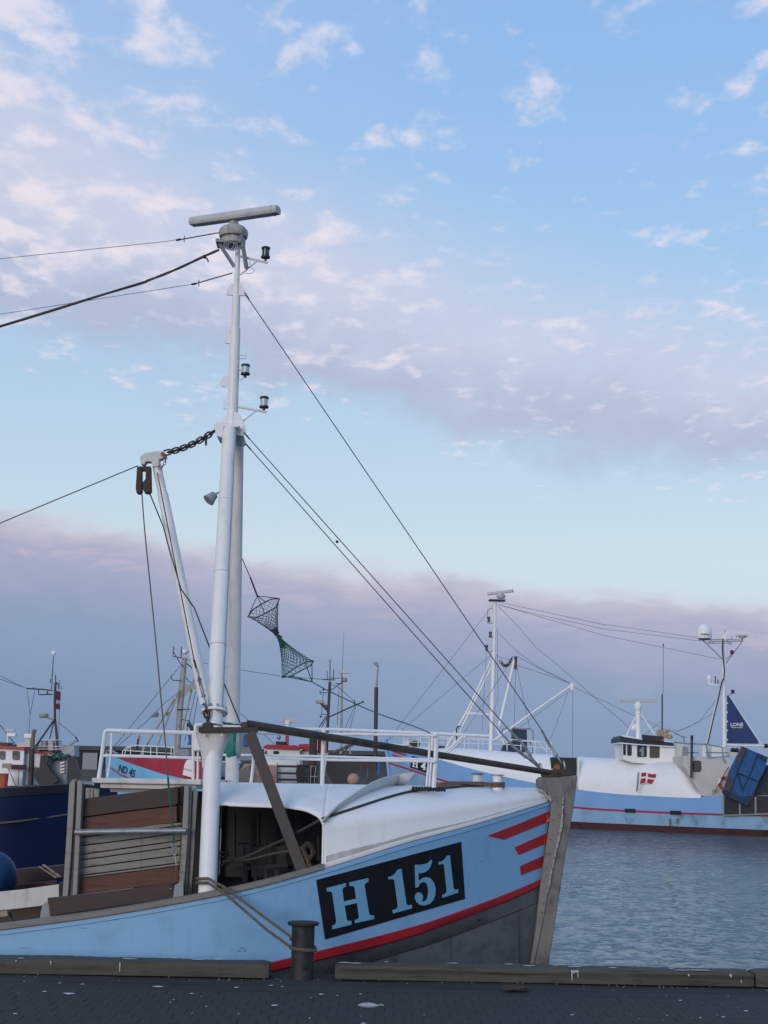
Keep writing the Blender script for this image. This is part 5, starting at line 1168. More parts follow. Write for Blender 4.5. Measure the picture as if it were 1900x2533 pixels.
Geo().beam(at(A7(1045, 805)[0], MY), at(A7(1160, 808)[0], MY), .3, .1).obj('bracket', WHITE_F, am); Geo().lathe(at(A7(1057, 755)[0], MY), UPZ, [(-.3, .1), (0, .14), (.02, .17), (.2, .18), (.33, .1), (.35, .01)], 12).obj('small_dome', WHITE_F, am, smooth=True)
for pts in (A7(1118, 715, 1118, 795), A7(1146, 750, 1146, 800)): pole(pts, .04, MASTD, am, 'aerial', MY, 6)
for p in A7(1288, 470, 1297, 875): Geo().beam(at(p, MY) - UPZ * .13, at(p, MY) + UPZ * .13, .2, .2).obj('red_light', mat('dark_red_lamp', (.12, .015, .02), .4), am)
pole(A7(1225, 540, 1285, 490), .025, GREYP, am, 'lamp_arm', MY, 5); pole(A7(1235, 925, 1290, 890), .03, GREYP, am, 'lamp_arm', MY, 5)
sl = poly_obj('steadying_sail', A7(1238, 912, 1262, 925, 1400, 1140, 1560, 1385, 1556, 1410, 1237, 1404), MY - .05, .04, SAILM, am)
sl_ = lambda p: at(p, MY - .07)
text_on('sail_name', 'LONE', A7(1275, 1194, 1405, 1194, 1405, 1230, 1275, 1230), sl_, WHITE_F, sl); text_on('sail_port', 'GILLELEJE', A7(1282, 1237, 1397, 1237, 1397, 1250, 1282, 1250), sl_, WHITE_F, sl)
pole(A7(1262, 925, 1590, 1410), .035, WHITE_F, sl, 'leech_rope', MY, 5); pole(A7(1235, 1420, 1400, 1430, 1620, 1430), .07, WHITE_F, am, 'sail_boom', MY, 8); pole(A7(1620, 1432, 1655, 1430), .14, BLK, am, 'boom_end', MY, 8)
g = Geo()
for y in (992, 1087, 1182, 1275, 1368): g.ball(at(A7(1240, y)[0], MY - .08), .07, 6)
g.obj('sail_hanks', WHITE_F, sl)
# after bulwark, dark
ab = poly_h('after_bulwark', A8(940, 1262, 1440, 1250, 2200, 1260, 2200, 1560, 940, 1560), -.14, .1, mat('dark_bulwark', (.032, .033, .036), .7, var=.25, scale=.8), h45)
for x in (928, 1195, 1455): pole(A8(x, 1270, x + 3, 1560), .07, GREYP, ab, 'bulwark_post', lambda x: HY(x) - .2, 6)
pole(A8(925, 1578, 1659, 1550, 2200, 1540), .06, GREYP, ab, 'bulwark_rail', lambda x: HY(x) - .2, 6)
poly_obj('after_gallows', A8(1590, 780, 1720, 740, 1900, 760, 1900, 1240, 1420, 1250, 1480, 1100, 1530, 940), HY(1880) + 1.5, 1.5, mat('dark_green_gear', (.035, .042, .042), .7, var=.4, scale=1), h45)
# deck rails forward
g_ = lambda x: HY(x) + 1.2
rt = Z6(270, 1165, 450, 1166, 700, 1176, 860, 1182, 1000, 1186, 1150, 1196, 1290, 1212); fr = pole(rt, .032, WHITE_R, h45, 'fore_rail', g_, 6)
pole(Z6(300, 1205, 700, 1212, 860, 1216, 1000, 1222, 1285, 1250), .026, WHITE_R, fr, 'rail', g_, 6); pole(Z6(370, 1170, 700, 1186, 1250, 1205), .026, WHITE_R, fr, 'rail', lambda x: HY(x) + 4, 6)
for (x, y0, y1) in ((270, 1165, 1230), (372, 1168, 1232), (575, 1170, 1240), (688, 1175, 1255), (785, 1180, 1258), (980, 1186, 1262), (1075, 1192, 1272), (1172, 1198, 1280), (1252, 1208, 1290), (1285, 1212, 1295)): pole(Z6(x, y0, x, y1), .036, WHITE_R, fr, 'rail_post', g_, 6)
for (x, y0, y1) in ((390, 1170, 1225), (610, 1178, 1240), (720, 1182, 1250), (815, 1185, 1255), (1150, 1195, 1275)): pole(Z6(x, y0, x, y1), .028, WHITE_R, fr, 'rail_post', lambda x: HY(x) + 4, 6)
Geo().lathe(at(Z6(297, 1228)[0], HY(1005) + 2), UPZ, [(0, .27), (.45, .25), (.46, .35), (.52, .35)], 12).obj('bitt', WHITE_F, h45, smooth=True)
g = Geo(); g.ball(at(Z6(350, 1215)[0], HY(1030) + 2), .35, 8, (1.3, 1, .7)); g.ball(at(Z6(520, 1240)[0], HY(1090) + 2), .3, 8, (2, 1, .4)); g.obj('deck_gear', MASTD, h45, kind='stuff')
# fore mast
FY = HY(1217) + 3
fm = pole(Z6(868, 1265, 880, 900, 890, 600), .17, WHITE_F, h45, 'fore_mast', FY, 12); pole(Z6(890, 610, 899, 240), .115, WHITE_F, fm, 'topmast', FY, 10)
Geo().beam(at(Z6(855, 235)[0], FY), at(Z6(967, 237)[0], FY), .8, .1).obj('platform', NAVYP, fm); Geo().lathe(at(Z6(938, 222)[0], FY), UPZ, [(0, .3), (.2, .36), (.35, .2), (.5, .12)], 14).obj('radar_pedestal', RADOME, fm, smooth=True); Geo().beam(at(Z6(848, 192)[0], FY + .5), at(Z6(1020, 170)[0], FY - .5), .25, .2).obj('radar_scanner', RADOME, fm)
for x, y in ((855, 365), (866, 468), (840, 558)): c_ = at(Z6(x, y)[0], FY); Geo().lathe(c_ - UPZ * .22, UPZ, [(0, .13), (.08, .13), (.09, .1), (.3, .1), (.31, .14), (.42, .13)], 10).obj('lamp', mat('dark_green_lamp', (.02, .05, .045), .3), fm, smooth=True)
for pts in (Z6(883, 292, 848, 295, 843, 360), Z6(890, 390, 845, 392), Z6(888, 488, 852, 488), Z6(885, 585, 832, 585)): pole(pts, .03, MASTG, fm, 'lamp_arm', FY, 5)
for pts in (Z6(868, 650, 710, 985, 562, 1245), Z6(880, 680, 740, 960, 605, 1240), Z6(690, 1000, 870, 1020), Z6(700, 1010, 860, 1015)): pole(pts, .075, WHITE_F, fm, 'mast_strut', FY + .3, 8)
pole(Z6(635, 1200, 632, 1120, 642, 1098, 662, 1095), .06, MASTD, fm, 'vent_pipe', FY, 6)
pole(Z6(1030, 640, 985, 840, 925, 1095), .11, WHITE_F, fm, 'derrick', FY - .5, 8); pole(Z6(1425, 815, 1150, 1005, 885, 1195), .075, WHITE_F, fm, 'derrick', FY - 1, 8); pole(Z6(895, 1090, 960, 1215), .07, WHITE_F, fm, 'mast_strut', FY - .5, 8); pole(Z6(1190, 1200, 1240, 1260), .04, WHITE_F, fm, 'mast_strut', FY - .5, 6)
g = Geo(); g.tube([at(p, FY - .6) for p in Z6(945, 1140, 950, 1115, 975, 1108, 1140, 1115, 1158, 1135, 1158, 1195)], .07, 6); g.obj('winch_guard', MASTG, h45, smooth=True)
poly_obj('net_drum', Z6(1020, 1115, 1115, 1120, 1118, 1270, 940, 1272, 960, 1220, 1020, 1200), FY - .5, 1.5, NAVYP, h45)
pole(Z6(1120, 1200, 1140, 1205, 1152, 1240, 1152, 1280), .06, MASTD, h45, 'hose', FY - .8, 6)
g = Geo(); chain(g, sag(at(Z6(935, 650)[0], FY - .3), at(Z6(1015, 625)[0], FY - .5), .5), .3, .03); g.obj('chain', MASTD, fm); poly_obj('pulley_block', Z6(1030, 618, 1050, 618, 1048, 708, 1032, 705), FY - .6, .3, mat('rust_block', (.12, .06, .045), .7, var=.4, scale=3), fm); poly_obj('pulley_block', Z6(1410, 800, 1435, 805, 1432, 850, 1415, 848), FY - 1.1, .2, WHITE_F, fm)
WR = .014
for pts, Y0, Y1 in ((Z6(885, 265, 168, 1190), FY, HY(965) + 3), (Z6(875, 605, 250, 1130, 175, 1190), FY, HY(965) + 3), (Z6(915, 245, 1659, 405), FY, MY), (Z6(915, 262, 1100, 312, 1659, 435), FY, MY), (Z6(915, 262, 1075, 310, 1659, 480), FY, MY), (Z6(915, 270, 1070, 430, 1180, 560, 1330, 680), FY, FY - .5), (Z6(920, 455, 1030, 570, 1190, 690, 1420, 805), FY, FY - 1), (Z6(875, 600, 960, 635, 1010, 640), FY, FY - .5), (Z6(1050, 620, 1180, 690, 1420, 810), FY - .5, FY - 1), (Z6(1050, 680, 1250, 745, 1415, 805), FY - .5, FY - 1), (Z6(1435, 825, 1560, 890, 1659, 930), FY - 1, FY), (Z6(1330, 680, 1580, 900, 1659, 975), FY - .5, FY), (Z6(1430, 850, 1428, 1310), FY - 1, FY - 1), (Z6(1395, 870, 1280, 1180), FY - 1, FY - .5), (Z6(1415, 845, 1060, 1110), FY - 1, FY - .5), (Z6(1040, 705, 1028, 1110), FY - .5, FY - .5), (Z6(1050, 705, 1135, 1110), FY - .5, FY - .5), (Z6(912, 430, 918, 900, 850, 1140), FY, FY), (Z6(840, 560, 808, 1130), FY, FY), (Z6(980, 690, 680, 1150), FY - .3, FY)):
    k_ = len(pts) - 1; Geo().tube([at(p, Y0 + (Y1 - Y0) * i / k_) for i, p in enumerate(pts)], WR, 5).obj('wire', WIRE, h45)
for pts in (A7(0, 187, 930, 320), A7(0, 235, 1160, 380), A7(0, 303, 1168, 542), A7(0, 985, 260, 1110, 580, 1250, 690, 1295, 830, 1350), A7(0, 1040, 175, 1190, 240, 1260), A7(1120, 965, 950, 1190, 730, 1280, 640, 1265), A7(1090, 1100, 860, 1230, 700, 1295), A7(560, 1180, 400, 1310)): Geo().tube([at(p, WY + 1) for p in pts], WR * .9, 5).obj('wire', WIRE, h45)
# loose things aboard
td = root('trawl_door', at(A8(1200, 1380)[0], HY(1830) - .6), 'tilted blue steel trawl door with rust on the far trawler quarter', 'trawl door', 'trawl doors')
TY = HY(1830) - .7
Geo().prism([at(p, TY) for p in A8(1235, 435, 1660, 625, 1600, 830, 1480, 1050, 1400, 1250, 1180, 1270, 930, 1165, 1030, 850)], (0, .35, 0)).obj('plate', DOORB, td)
for q, mt in ((A8(935, 1150, 1180, 1255, 1410, 1270, 1330, 1425, 1150, 1340, 960, 1250, 925, 1190), mat('dark_blue_shoe', (.012, .035, .075), .6, var=.4, scale=1)), (A8(1490, 545, 1660, 620, 1640, 690, 1470, 610), mat('dark_blue_shoe', (.012, .035, .075)))): Geo().prism([at(p, TY - .12) for p in q], (0, .5, 0)).obj('shoe', mt, td)
for pts in (A8(1300, 480, 1150, 850, 1040, 1190), A8(1150, 870, 1480, 1010), A8(1165, 890, 1230, 1140), A8(1480, 580, 1400, 800, 1230, 1180)): pole(pts, .05, mat('dark_blue_shoe', (.012, .035, .075)), td, 'rib', TY - .04, 6)
for q in (A8(1240, 440, 1310, 475, 1230, 690, 1120, 720, 1170, 600), A8(1030, 850, 1060, 990, 1090, 1050, 1010, 1180, 940, 1150), A8(1090, 1190, 1140, 1180, 1150, 1240, 1110, 1230)): Geo().prism([at(p, TY - .03) for p in q], (0, .05, 0)).obj('rust_patch', mat('rust_patch', (.075, .055, .045), .8, var=.5, scale=1.5), td)
lr = root('life_ring', at(A8(950, 1050)[0], DY - .15), 'orange and white life ring half hidden behind the blue trawl door', 'life ring'); cl = at(A8(958, 1050)[0], DY - .2); R_ = px(14, DY)
for i in range(8):
    a0, a1 = 2 * math.pi * i / 8, 2 * math.pi * (i + 1) / 8; cut = .12 if i % 2 else 0
    Geo().tube([cl + Vector((R_ * math.cos(a0 + (a1 - a0) * k / 6), 0, R_ * math.sin(a0 + (a1 - a0) * k / 6))) for k in range(7)], .10, 8).obj('ring_segment', mat('life_ring_red', (.42, .05, .035), .5) if i % 2 == 0 else (WHITE_F if i in (3, 7) else MATS['life_ring_red']), lr, smooth=True)
pole(A8(1015, 775, 980, 830, 890, 990, 790, 1190), .03, WIRE, h45, 'lashing', DY - .4, 5); Geo().tube([at(p, DY - .3) for p in A8(750, 1235, 752, 1160, 785, 1158, 785, 1200)], .04, 6).obj('cleat', GREYP, h45)

PR = .44
# ---------- ND 45: blue and red boat behind the roof rail
NYf = lambda x: 63.0 - (x - 262) * .010
S2 = Ship(NYf, 2.3, 110, 2.0)
nd = root('fishing_boat', (at((480, 1950), NYf(480) + 2.3).x, NYf(480) + 2.3, WATER_Z), 'turquoise fishing boat ND 45 with crimson bow, seen above the roof rail', 'fishing boat', 'fishing boats in the harbour')
n_top = smooth_line(A2(118, 1530, 200, 1540, 300, 1610, 500, 1612, 900, 1640, 1220, 1655) + [(500, 1884)])
n_mid = smooth_line(A2(122, 1560, 240, 1612, 420, 1690, 650, 1770, 900, 1850, 1130, 1902, 1300, 1940) + [(500, 1937)])
n_bot = [(264, 1930), (380, 1965), (500, 1985)]; n_kel = [(275, 2060), (500, 2060)]
S2.band('bulwark', [(n_top, 0, 0), (n_mid, 0, 0)], DRED, nd); S2.band('hull', [(n_mid, 0, .01), (n_bot, 0, 0), (n_kel, 0, -.4)], CYANB, nd); S2.deck(n_top, GREYP, nd); S2.stern([n_top, n_mid, n_bot, n_kel], CYANB, nd)
Geo().prism([at(p, NYf(262) + 2.15) for p in A2(118, 1535, 150, 1520, 200, 1525, 265, 1560, 270, 1590, 250, 1610, 200, 1640, 180, 1900, 120, 1900)], (0, .3, 0)).obj('stem', CYANB, nd)
NV = [S2.pt(l, i / 60, d) for l, d in ((n_mid, 0), (n_bot, 0)) for i in range(61)]; NB = BVHTree.FromPolygons(NV, [(i, i + 1, i + 62, i + 61) for i in range(60)])
def onnd(p):
    h = NB.ray_cast(EYE, ray(p).normalized()); return (h[0] if h[0] else at(p, NYf(p[0]))) - ray(p).normalized() * .06
text_on('registration', 'ND 45', A2(310, 1715, 528, 1800, 505, 1905, 287, 1812), onnd, BLACK, nd)
Geo().tube([onnd((p.x, p.y)) for p in resample([Vector((*q, 0)) for q in A2(190, 1768, 330, 1860, 460, 1918)], 3)], .035, 6).obj('red_line', RED, nd)
poly_obj('white_shelter', A2(1185, 1790, 1200, 1710, 1230, 1660, 1290, 1645, 1400, 1660, 1420, 1760, 1400, 1930, 1170, 1860), NYf(470) - .15, 1.5, WHITE_F, nd); pole(A2(1170, 1772, 1320, 1808), .03, GREYP, nd, 'shelter_seam', NYf(470) - .2, 5)
for pts in (A2(345, 1600, 352, 1540, 400, 1490, 460, 1460, 520, 1455, 700, 1465), A2(360, 1525, 700, 1550, 1060, 1570), A2(370, 1600, 400, 1520, 460, 1470), A2(700, 1465, 1050, 1490)): pole(pts, .045, WHITE_R, nd, 'rail', NYf(400) + 1.2, 6)
for x in (460, 630, 735, 820, 1015, 1055): pole(A2(x, 1475, x, 1605), .045, WHITE_R, nd, 'rail_post', NYf(400) + 1.2, 6)
pole(A2(575, 1325, 550, 1480, 530, 1600), .10, RUSTY, nd, 'rusty_post', NYf(360) + 1.5, 8); pole(A2(578, 1322, 574, 1370), .14, MASTG, nd, 'post_top', NYf(360) + 1.5, 8)
nm_ = pole(A2(1098, 1600, 1140, 1000, 1200, 260), .24, MASTG, nd, 'mast', NYf(445) + 2.3, 12); pole(A2(1060, 1600, 1100, 1000, 1150, 450), .08, MASTG, nm_, 'mast_ladder', NYf(445) + 2.3, 8)
Geo().ball(at(A2(1200, 180)[0], NYf(455) + 2.3), .14, 12, (1, 1, .75)).obj('dome', WHITE_F, nm_, smooth=True)
for pts, r_ in ((A2(1045, 140, 1040, 240, 1160, 265), .05), (A2(1045, 180, 1170, 385), .045), (A2(1045, 105, 1048, 150), .12), (A2(1155, 105, 1150, 260), .05), (A2(1240, 190, 1290, 130, 1300, 180), .05), (A2(1020, 500, 1020, 550, 1045, 570, 1140, 570), .05), (A2(1020, 490, 1012, 530), .10), (A2(1125, 700, 830, 1450), .09), (A2(1060, 820, 590, 1600), .10), (A2(1360, 400, 1290, 720, 1165, 1260), .09), (A2(1230, 340, 1350, 440), .06), (A2(1090, 970, 1270, 965), .06), (A2(1165, 1105, 1220, 1115), .06), (A2(1220, 530, 1250, 580, 1310, 610), .05)): pole(pts, r_, MASTD if r_ < .09 else MASTG, nm_, 'spar', NYf(445) + 2.1, 6)
poly_obj('brown_sail_rag', A2(1200, 615, 1380, 625, 1380, 680, 1290, 700, 1230, 740, 1190, 810), NYf(450) + 2, .05, mat('pale_canvas', (.36, .34, .32), .8), nm_)
for q in (A2(740, 1075, 825, 995, 850, 1030, 830, 1075), A2(930, 1040, 960, 1005, 1015, 990, 990, 1060, 970, 1065)): poly_obj('flag', q, NYf(400) + 2, .04, mat('dull_flag', (.17, .15, .16), .8), nm_)
for pts in (A2(1140, 370, 240, 1470), A2(1100, 740, 900, 900, 700, 1110, 330, 1430, 260, 1500), A2(1350, 720, 1200, 1400), A2(1390, 760, 1310, 1200)): pole(pts, .03, WIRE, nd, 'wire', NYf(400) + 2.2, 5)
poly_obj('winch_house', A2(1110, 1510, 1250, 1505, 1255, 1600, 1110, 1600), NYf(450) + .8, 1.2, GREYP, nd); pole(A2(1230, 1175, 1270, 1180, 1300, 1230, 1300, 1440), .18, RUSTY, nd, 'davit', NYf(460) + .6, 8); poly_obj('blue_motor', A2(1240, 1310, 1315, 1300, 1320, 1455, 1235, 1450, 1255, 1400), NYf(460) + .5, .4, mat('blue_motor_paint', (.01, .09, .28), .5), nd)
pole(A2(1225, 1120, 1265, 1125, 1285, 1170), .06, MASTD, nd, 'hose', NYf(460) + .6, 6)

for q, mt in ((B2(690, 1240, 800, 1235, 805, 1520, 690, 1530), mat('pale_blue_grey', (.34, .40, .50), .6, var=.12, scale=1)), (B2(800, 1235, 1130, 1240, 1090, 1300, 1010, 1400, 985, 1500, 805, 1510), mat('pale_blue_grey', (.34, .40, .50))), (B2(1020, 570, 1190, 600, 1330, 900, 1335, 1040, 1060, 1035), mat('mid_grey_house', (.20, .22, .23), .6, var=.15, scale=1)), (B2(850, 1085, 1400, 1090, 1400, 1170, 850, 1175), mat('mid_grey_house', (.20, .22, .23)))): poly_obj('grey_house', q, 64, 1.5, mt, nd)
poly_obj('blue_hatch', B2(1175, 650, 1270, 690, 1290, 860, 1165, 860), 63.8, .2, mat('blue_motor_paint', (.01, .09, .28)), nd)
poly_obj('cream_ledge', B2(740, 1180, 1120, 1180, 1120, 1225, 740, 1222), 63.6, .4, CREAM_F, nd)
poly_obj('dark_gear', B2(690, 1510, 1010, 1495, 960, 1610, 690, 1620), 63.6, .4, MASTD, nd)
PR = .36
# ---------- red-roofed stern trawler in the middle
RY = 70.0
rt_ = root('stern_trawler', (at((740, 1950), RY + 2).x, RY + 2, WATER_Z), 'stern trawler with small white wheelhouse and red roof, mid background', 'fishing boat', 'fishing boats in the harbour')
S3 = Ship(lambda x: RY - (x - 520) * .004, 2.2, 60, 2)
r_top = [(505, 1950), (700, 1952), (905, 1952)]; r_bot = [(520, 1990), (905, 1995)]; r_kel = [(530, 2050), (905, 2050)]
S3.band('hull', [(r_top, 0, 0), (r_bot, 0, 0), (r_kel, 0, -.3)], MASTD, rt_); S3.deck(r_top, WOOD_D, rt_); S3.stern([r_top, r_bot, r_kel], MASTD, rt_)
whs = poly_obj('wheelhouse', A3(470, 1040, 500, 1045, 870, 1050, 835, 1075, 835, 1395, 495, 1395, 480, 1110), RY + .6, 2.6, WHITE_F, rt_)
poly_obj('roof', A3(455, 1030, 500, 1002, 800, 1010, 830, 1045, 835, 1055, 640, 1048, 465, 1040), RY + .4, 3.0, RED, whs)
(x0, y0), (x1, y1) = A3(565, 1068, 620, 1112); win(rrect(x0, y0, x1, y1, 3), RY + .55, GLASS, whs); (x0, y0), (x1, y1) = A3(482, 1066, 496, 1110); win(rrect(x0, y0, x1, y1, 1), RY + .55, GLASS, whs)
for q, mt in ((A3(590, 968, 700, 975, 700, 1005, 590, 1003), BLK), (A3(690, 905, 712, 905, 710, 1000, 685, 1000), RED), (A3(820, 1000, 920, 995, 930, 1070, 850, 1065), RED), (A3(1020, 950, 1105, 955, 1110, 1085, 1020, 1085), mat('bright_red', (.5, .035, .03), .5)), (A3(835, 1070, 930, 1075, 930, 1110, 835, 1110), CREAM_F), (A3(1020, 1088, 1130, 1088, 1130, 1120, 1020, 1120), CREAM_F)): poly_obj('deck_box', q, RY + .9, 1.2, mt, rt_)
Geo().ball(at(A3(622, 930)[0], RY + 1), px(5.5, RY), 10).obj('chrome_lamp', GALV, whs, smooth=True)
Geo().lathe(at(A3(712, 830)[0], RY + 1.4), UPZ, [(-.05, .07), (.05, .13), (.12, .09), (.15, .14), (.30, .15), (.36, .07)], 12).obj('radar_pedestal', WHITE_F, whs, smooth=True); Geo().beam(at(A3(622, 755)[0], RY + 1.4), at(A3(810, 755)[0], RY + 1.4), .2, .17).obj('radar_scanner', RADOME, whs); pole(A3(712, 1005, 712, 830), .09, GREYP, whs, 'radar_post', RY + 1.4)
pole(A3(975, 870, 968, 1395), .50, mat('rust_brown_pipe', (.085, .045, .035), .7, var=.4, scale=1.5), rt_, 'exhaust', RY + .3, 12)
poly_obj('tarpaulin', A3(205, 1270, 270, 1200, 600, 1215, 605, 1395, 205, 1395), RY + .2, 1.2, TARP, rt_); poly_obj('grey_cover', A3(210, 1270, 320, 1215, 330, 1395, 205, 1395), RY - .1, .5, mat('brown_canvas', (.25, .20, .16), .8, var=.2, scale=2), rt_)
for q in (A3(610, 1212, 930, 1220, 930, 1242, 610, 1236), A3(605, 1285, 915, 1292, 915, 1312, 605, 1306), A3(605, 1350, 915, 1358, 915, 1378, 605, 1372)): poly_obj('fence_board', q, RY - .15, .06, WOOD_D, rt_)
for x in (605, 810, 915, 1020): pole(A3(x, 1190, x, 1395), .05, MASTD, rt_, 'fence_post', RY - .1, 6)
for pts in (A3(945, 1225, 1000, 1225, 985, 1395), A3(945, 1330, 1020, 1330), A3(950, 1225, 945, 1395)): pole(pts, .05, CREAM_F, rt_, 'ladder', RY - .3, 6)
g = Geo()
for x in (830, 850, 870, 885): g.tube([at(p, RY - .3) for p in A3(x, 1210, x - 10, 1300, x + 3, 1390)], .12, 6)
g.obj('hanging_oilskins', MASTD, rt_, smooth=True)
tm_ = pole(A3(1110, 1110, 1128, 700, 1145, 360), .19, MASTD, rt_, 'mast', RY + 2, 10)
for pts, r_ in ((A3(1145, 360, 1148, 130), .07), (A3(1070, 335, 1200, 340), .08), (A3(1150, 320, 1250, 322), .05), (A3(1180, 330, 1185, 230), .06), (A3(1120, 330, 1118, 250), .05), (A3(1045, 470, 1130, 472), .05), (A3(1045, 450, 1045, 490), .06), (A3(1142, 718, 1390, 605, 1480, 568), .10), (A3(1398, 550, 1400, 610), .08), (A3(1150, 450, 1260, 370), .06), (A3(1060, 690, 1110, 695), .05), (A3(1078, 430, 1072, 560, 1055, 720), .04), (A3(1110, 710, 1010, 860, 985, 900), .08), (A3(1115, 730, 1040, 860), .06), (A3(1200, 380, 1265, 375), .06), (A3(1270, 380, 1268, 260), .07)): pole(pts, r_, MASTD, tm_, 'spar', RY + 2, 6)
poly_obj('radar_box', A3(995, 550, 1085, 552, 1085, 580, 1000, 577), RY + 1.8, .5, MASTG, tm_); poly_obj('bracket', A3(1040, 582, 1120, 598, 1118, 668, 1090, 640), RY + 2, .1, MASTD, tm_); Geo().beam(at(A3(1235, 258)[0], RY + 2), at(A3(1350, 260)[0], RY + 2), .2, .12).obj('small_scanner', RADOME, tm_); Geo().ball(at(A3(1298, 340)[0], RY + 2), .13, 10, (1, .6, .9)).obj('dish', GREYP, tm_, smooth=True); g = Geo(); g.ball(at(A3(1485, 565)[0], RY + 2), .05, 8); g.ball(at(A3(1078, 438)[0], RY + 2), .05, 8); g.ball(at(A3(1050, 715)[0], RY + 2), .05, 8); g.obj('lamp_cluster', BLK, tm_, kind='stuff')
for pts in (A3(-360, 125, 215, 235, 640, 300, 1080, 335), A3(1150, 380, 1240, 420, 1395, 560), A3(1400, 610, 1290, 860), A3(1412, 610, 1320, 950), A3(215, 670, 580, 1000), A3(1240, 400, 1220, 800)): pole(pts, .028, WIRE, rt_, 'wire', RY + 2, 5)
dg = root('trawl_door', at(A3(1200, 1395)[0], RY - .8), 'dark grey steel trawl door with a beam leaning on the red-roofed trawler', 'trawl door', 'trawl doors')
Geo().prism([at(p, RY - .9) for p in A3(1090, 1170, 1135, 1085, 1300, 1105, 1450, 1190, 1460, 1260, 1330, 1340, 1340, 1395, 1170, 1395, 1090, 1245)], (0, .4, 0)).obj('plate', DOORG, dg); pole(A3(1180, 1085, 1330, 1020, 1385, 1000), .20, mat('greyish_beam', (.12, .11, .10), .7, var=.3, scale=2), dg, 'beam', RY - .8, 8); pole(A3(1350, 1010, 1355, 1100), .12, MASTG, dg, 'beam_stay', RY - .8, 6); pole(A3(1255, 1110, 1350, 1020), .08, MASTD, dg, 'beam_stay', RY - .8, 6)
Geo().ball(at(A3(1385, 1360)[0], RY - 1.2), px(15, RY), 12, (1, .8, 1)).obj('orange_float', mat('dusty_float', (.40, .25, .18), .7, var=.2, scale=2), label='dusty orange-pink float beside the dark trawl door', cat='float', smooth=True)
sh = root('harbour_bench', at(A3(1530, 1395)[0], RY + 6), 'dark reddish table frame in the shade right of the grey trawl door', 'table')
poly_obj('top', A3(1465, 1205, 1565, 1208, 1565, 1222, 1465, 1222), RY + 6, 1, mat('dull_red_wood', (.20, .06, .05), .7), sh); pole(A3(1530, 1220, 1532, 1335), .07, GREYP, sh, 'leg', RY + 6.2, 6)
poly_obj('blue_post', A3(1632, 1170, 1659, 1170, 1659, 1325, 1632, 1320), 120, .8, mat('blue_post_paint', (.012, .10, .32), .5), None, label='blue steel cabinet at the foot of the lamp post', cat='cabinet')

PR = .36
# ---------- navy boat alongside at the left, and the white wheelhouse boat behind it
NVY = 27.0
nav = root('navy_boat', (at((-200, 2100), NVY + 2).x, NVY + 2, WATER_Z), 'dark navy blue hull lying right behind the cutter at the left', 'fishing boat', 'fishing boats in the harbour')
v_top = smooth_line([(-900, 2010), (-300, 1962), (0, 1951), (165, 1941), (280, 1934)]); 
def npt(t, y, out, mirror=False):
    x = -900 + 1190 * t; s_ = max(0, (t - .72) / .28); b = 2.2 * (1 - s_ ** 2.4) + .05 + out; P = at((x, lin(v_top, x)), NVY + 2.2 - b); P = Vector((P.x, P.y, P.z + y * (P.z - WATER_Z + .6)))
    return Vector((P.x, 2 * (NVY + 2.2) - P.y, P.z)) if mirror else P
for nm__, rows, mt in (('bulwark_edge', ((.002, .03), (-.04, .03)), mat('black_bulwark', (.006, .008, .014), .6)), ('hull', ((0, 0), (-.5, 0), (-1, -.3)), NAVY)):
    g = Geo()
    for mr in (False, True): g.grid([[npt(i / 40, y, o, mr) for i in range(41)] for y, o in rows])
    g.obj(nm__, mt, nav, smooth=True)
g = Geo(); g.grid([[npt(i / 40, -.1, -.05, mr) for i in range(41)] for mr in (False, True)]); g.obj('deck', GREYP, nav)
Geo().rope([npt(t, 0, .06) + UPZ * (dz) for t, dz in ((.60, -.62), (.72, -.60), (.80, -.57), (.90, -.52))], .018).obj('side_rope', ROPE, nav, smooth=True)
LYY = 72.0
lb = root('fishing_boat', (at((120, 1960), LYY + 2).x, LYY + 2, WATER_Z), 'white wheelhouse boat with red roof trim and tripod mast at the left edge', 'fishing boat', 'fishing boats in the harbour')
S4 = Ship(lambda x: LYY, 2.2, 30, 2); l_top = [(-420, 1945), (190, 1955)]; l_kel = [(-420, 2060), (190, 2060)]
S4.band('hull', [(l_top, 0, 0), (l_kel, 0, -.3)], GREYP, lb); S4.deck(l_top, GREYP, lb); S4.stern([l_top, l_kel], GREYP, lb)
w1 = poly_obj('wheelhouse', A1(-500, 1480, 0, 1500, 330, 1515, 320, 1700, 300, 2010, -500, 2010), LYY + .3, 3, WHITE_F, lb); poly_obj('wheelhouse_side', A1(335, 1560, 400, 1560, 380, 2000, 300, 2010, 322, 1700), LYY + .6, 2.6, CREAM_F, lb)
poly_obj('roof_trim', A1(-500, 1440, 0, 1462, 330, 1490, 330, 1518, 0, 1500, -500, 1480), LYY + .1, 3.2, RED, w1); poly_obj('roof_trim', A1(340, 1530, 405, 1535, 400, 1562, 340, 1558), LYY + .5, 2.6, RED, w1)
for q in ((-5, 1535, 62, 1650), (170, 1535, 260, 1655)):
    (x0, y0), (x1, y1) = A1(*q); win(rrect(x0, y0, x1, y1, 3), LYY + .22, GLASS, w1)
poly_obj('aft_house', A1(470, 1570, 710, 1565, 710, 1640, 550, 1700, 545, 1760, 470, 1760), LYY + 1, 2, WHITE_F, lb); poly_obj('roof_trim', A1(490, 1540, 715, 1545, 712, 1570, 490, 1568), LYY + .9, 2.2, RED, lb)
poly_obj('dark_box', A1(-200, 1410, 115, 1420, 112, 1458, -200, 1450), LYY + .5, 1, BLK, w1)
pole(A1(420, 2000, 440, 1500), .34, MASTD, lb, 'funnel', LYY + .2, 12); pole(A1(447, 1500, 450, 1370, 460, 1290, 480, 1240), .26, mat('brown_exhaust', (.16, .13, .08), .6, var=.3, scale=2), lb, 'exhaust', LYY + .3, 10)
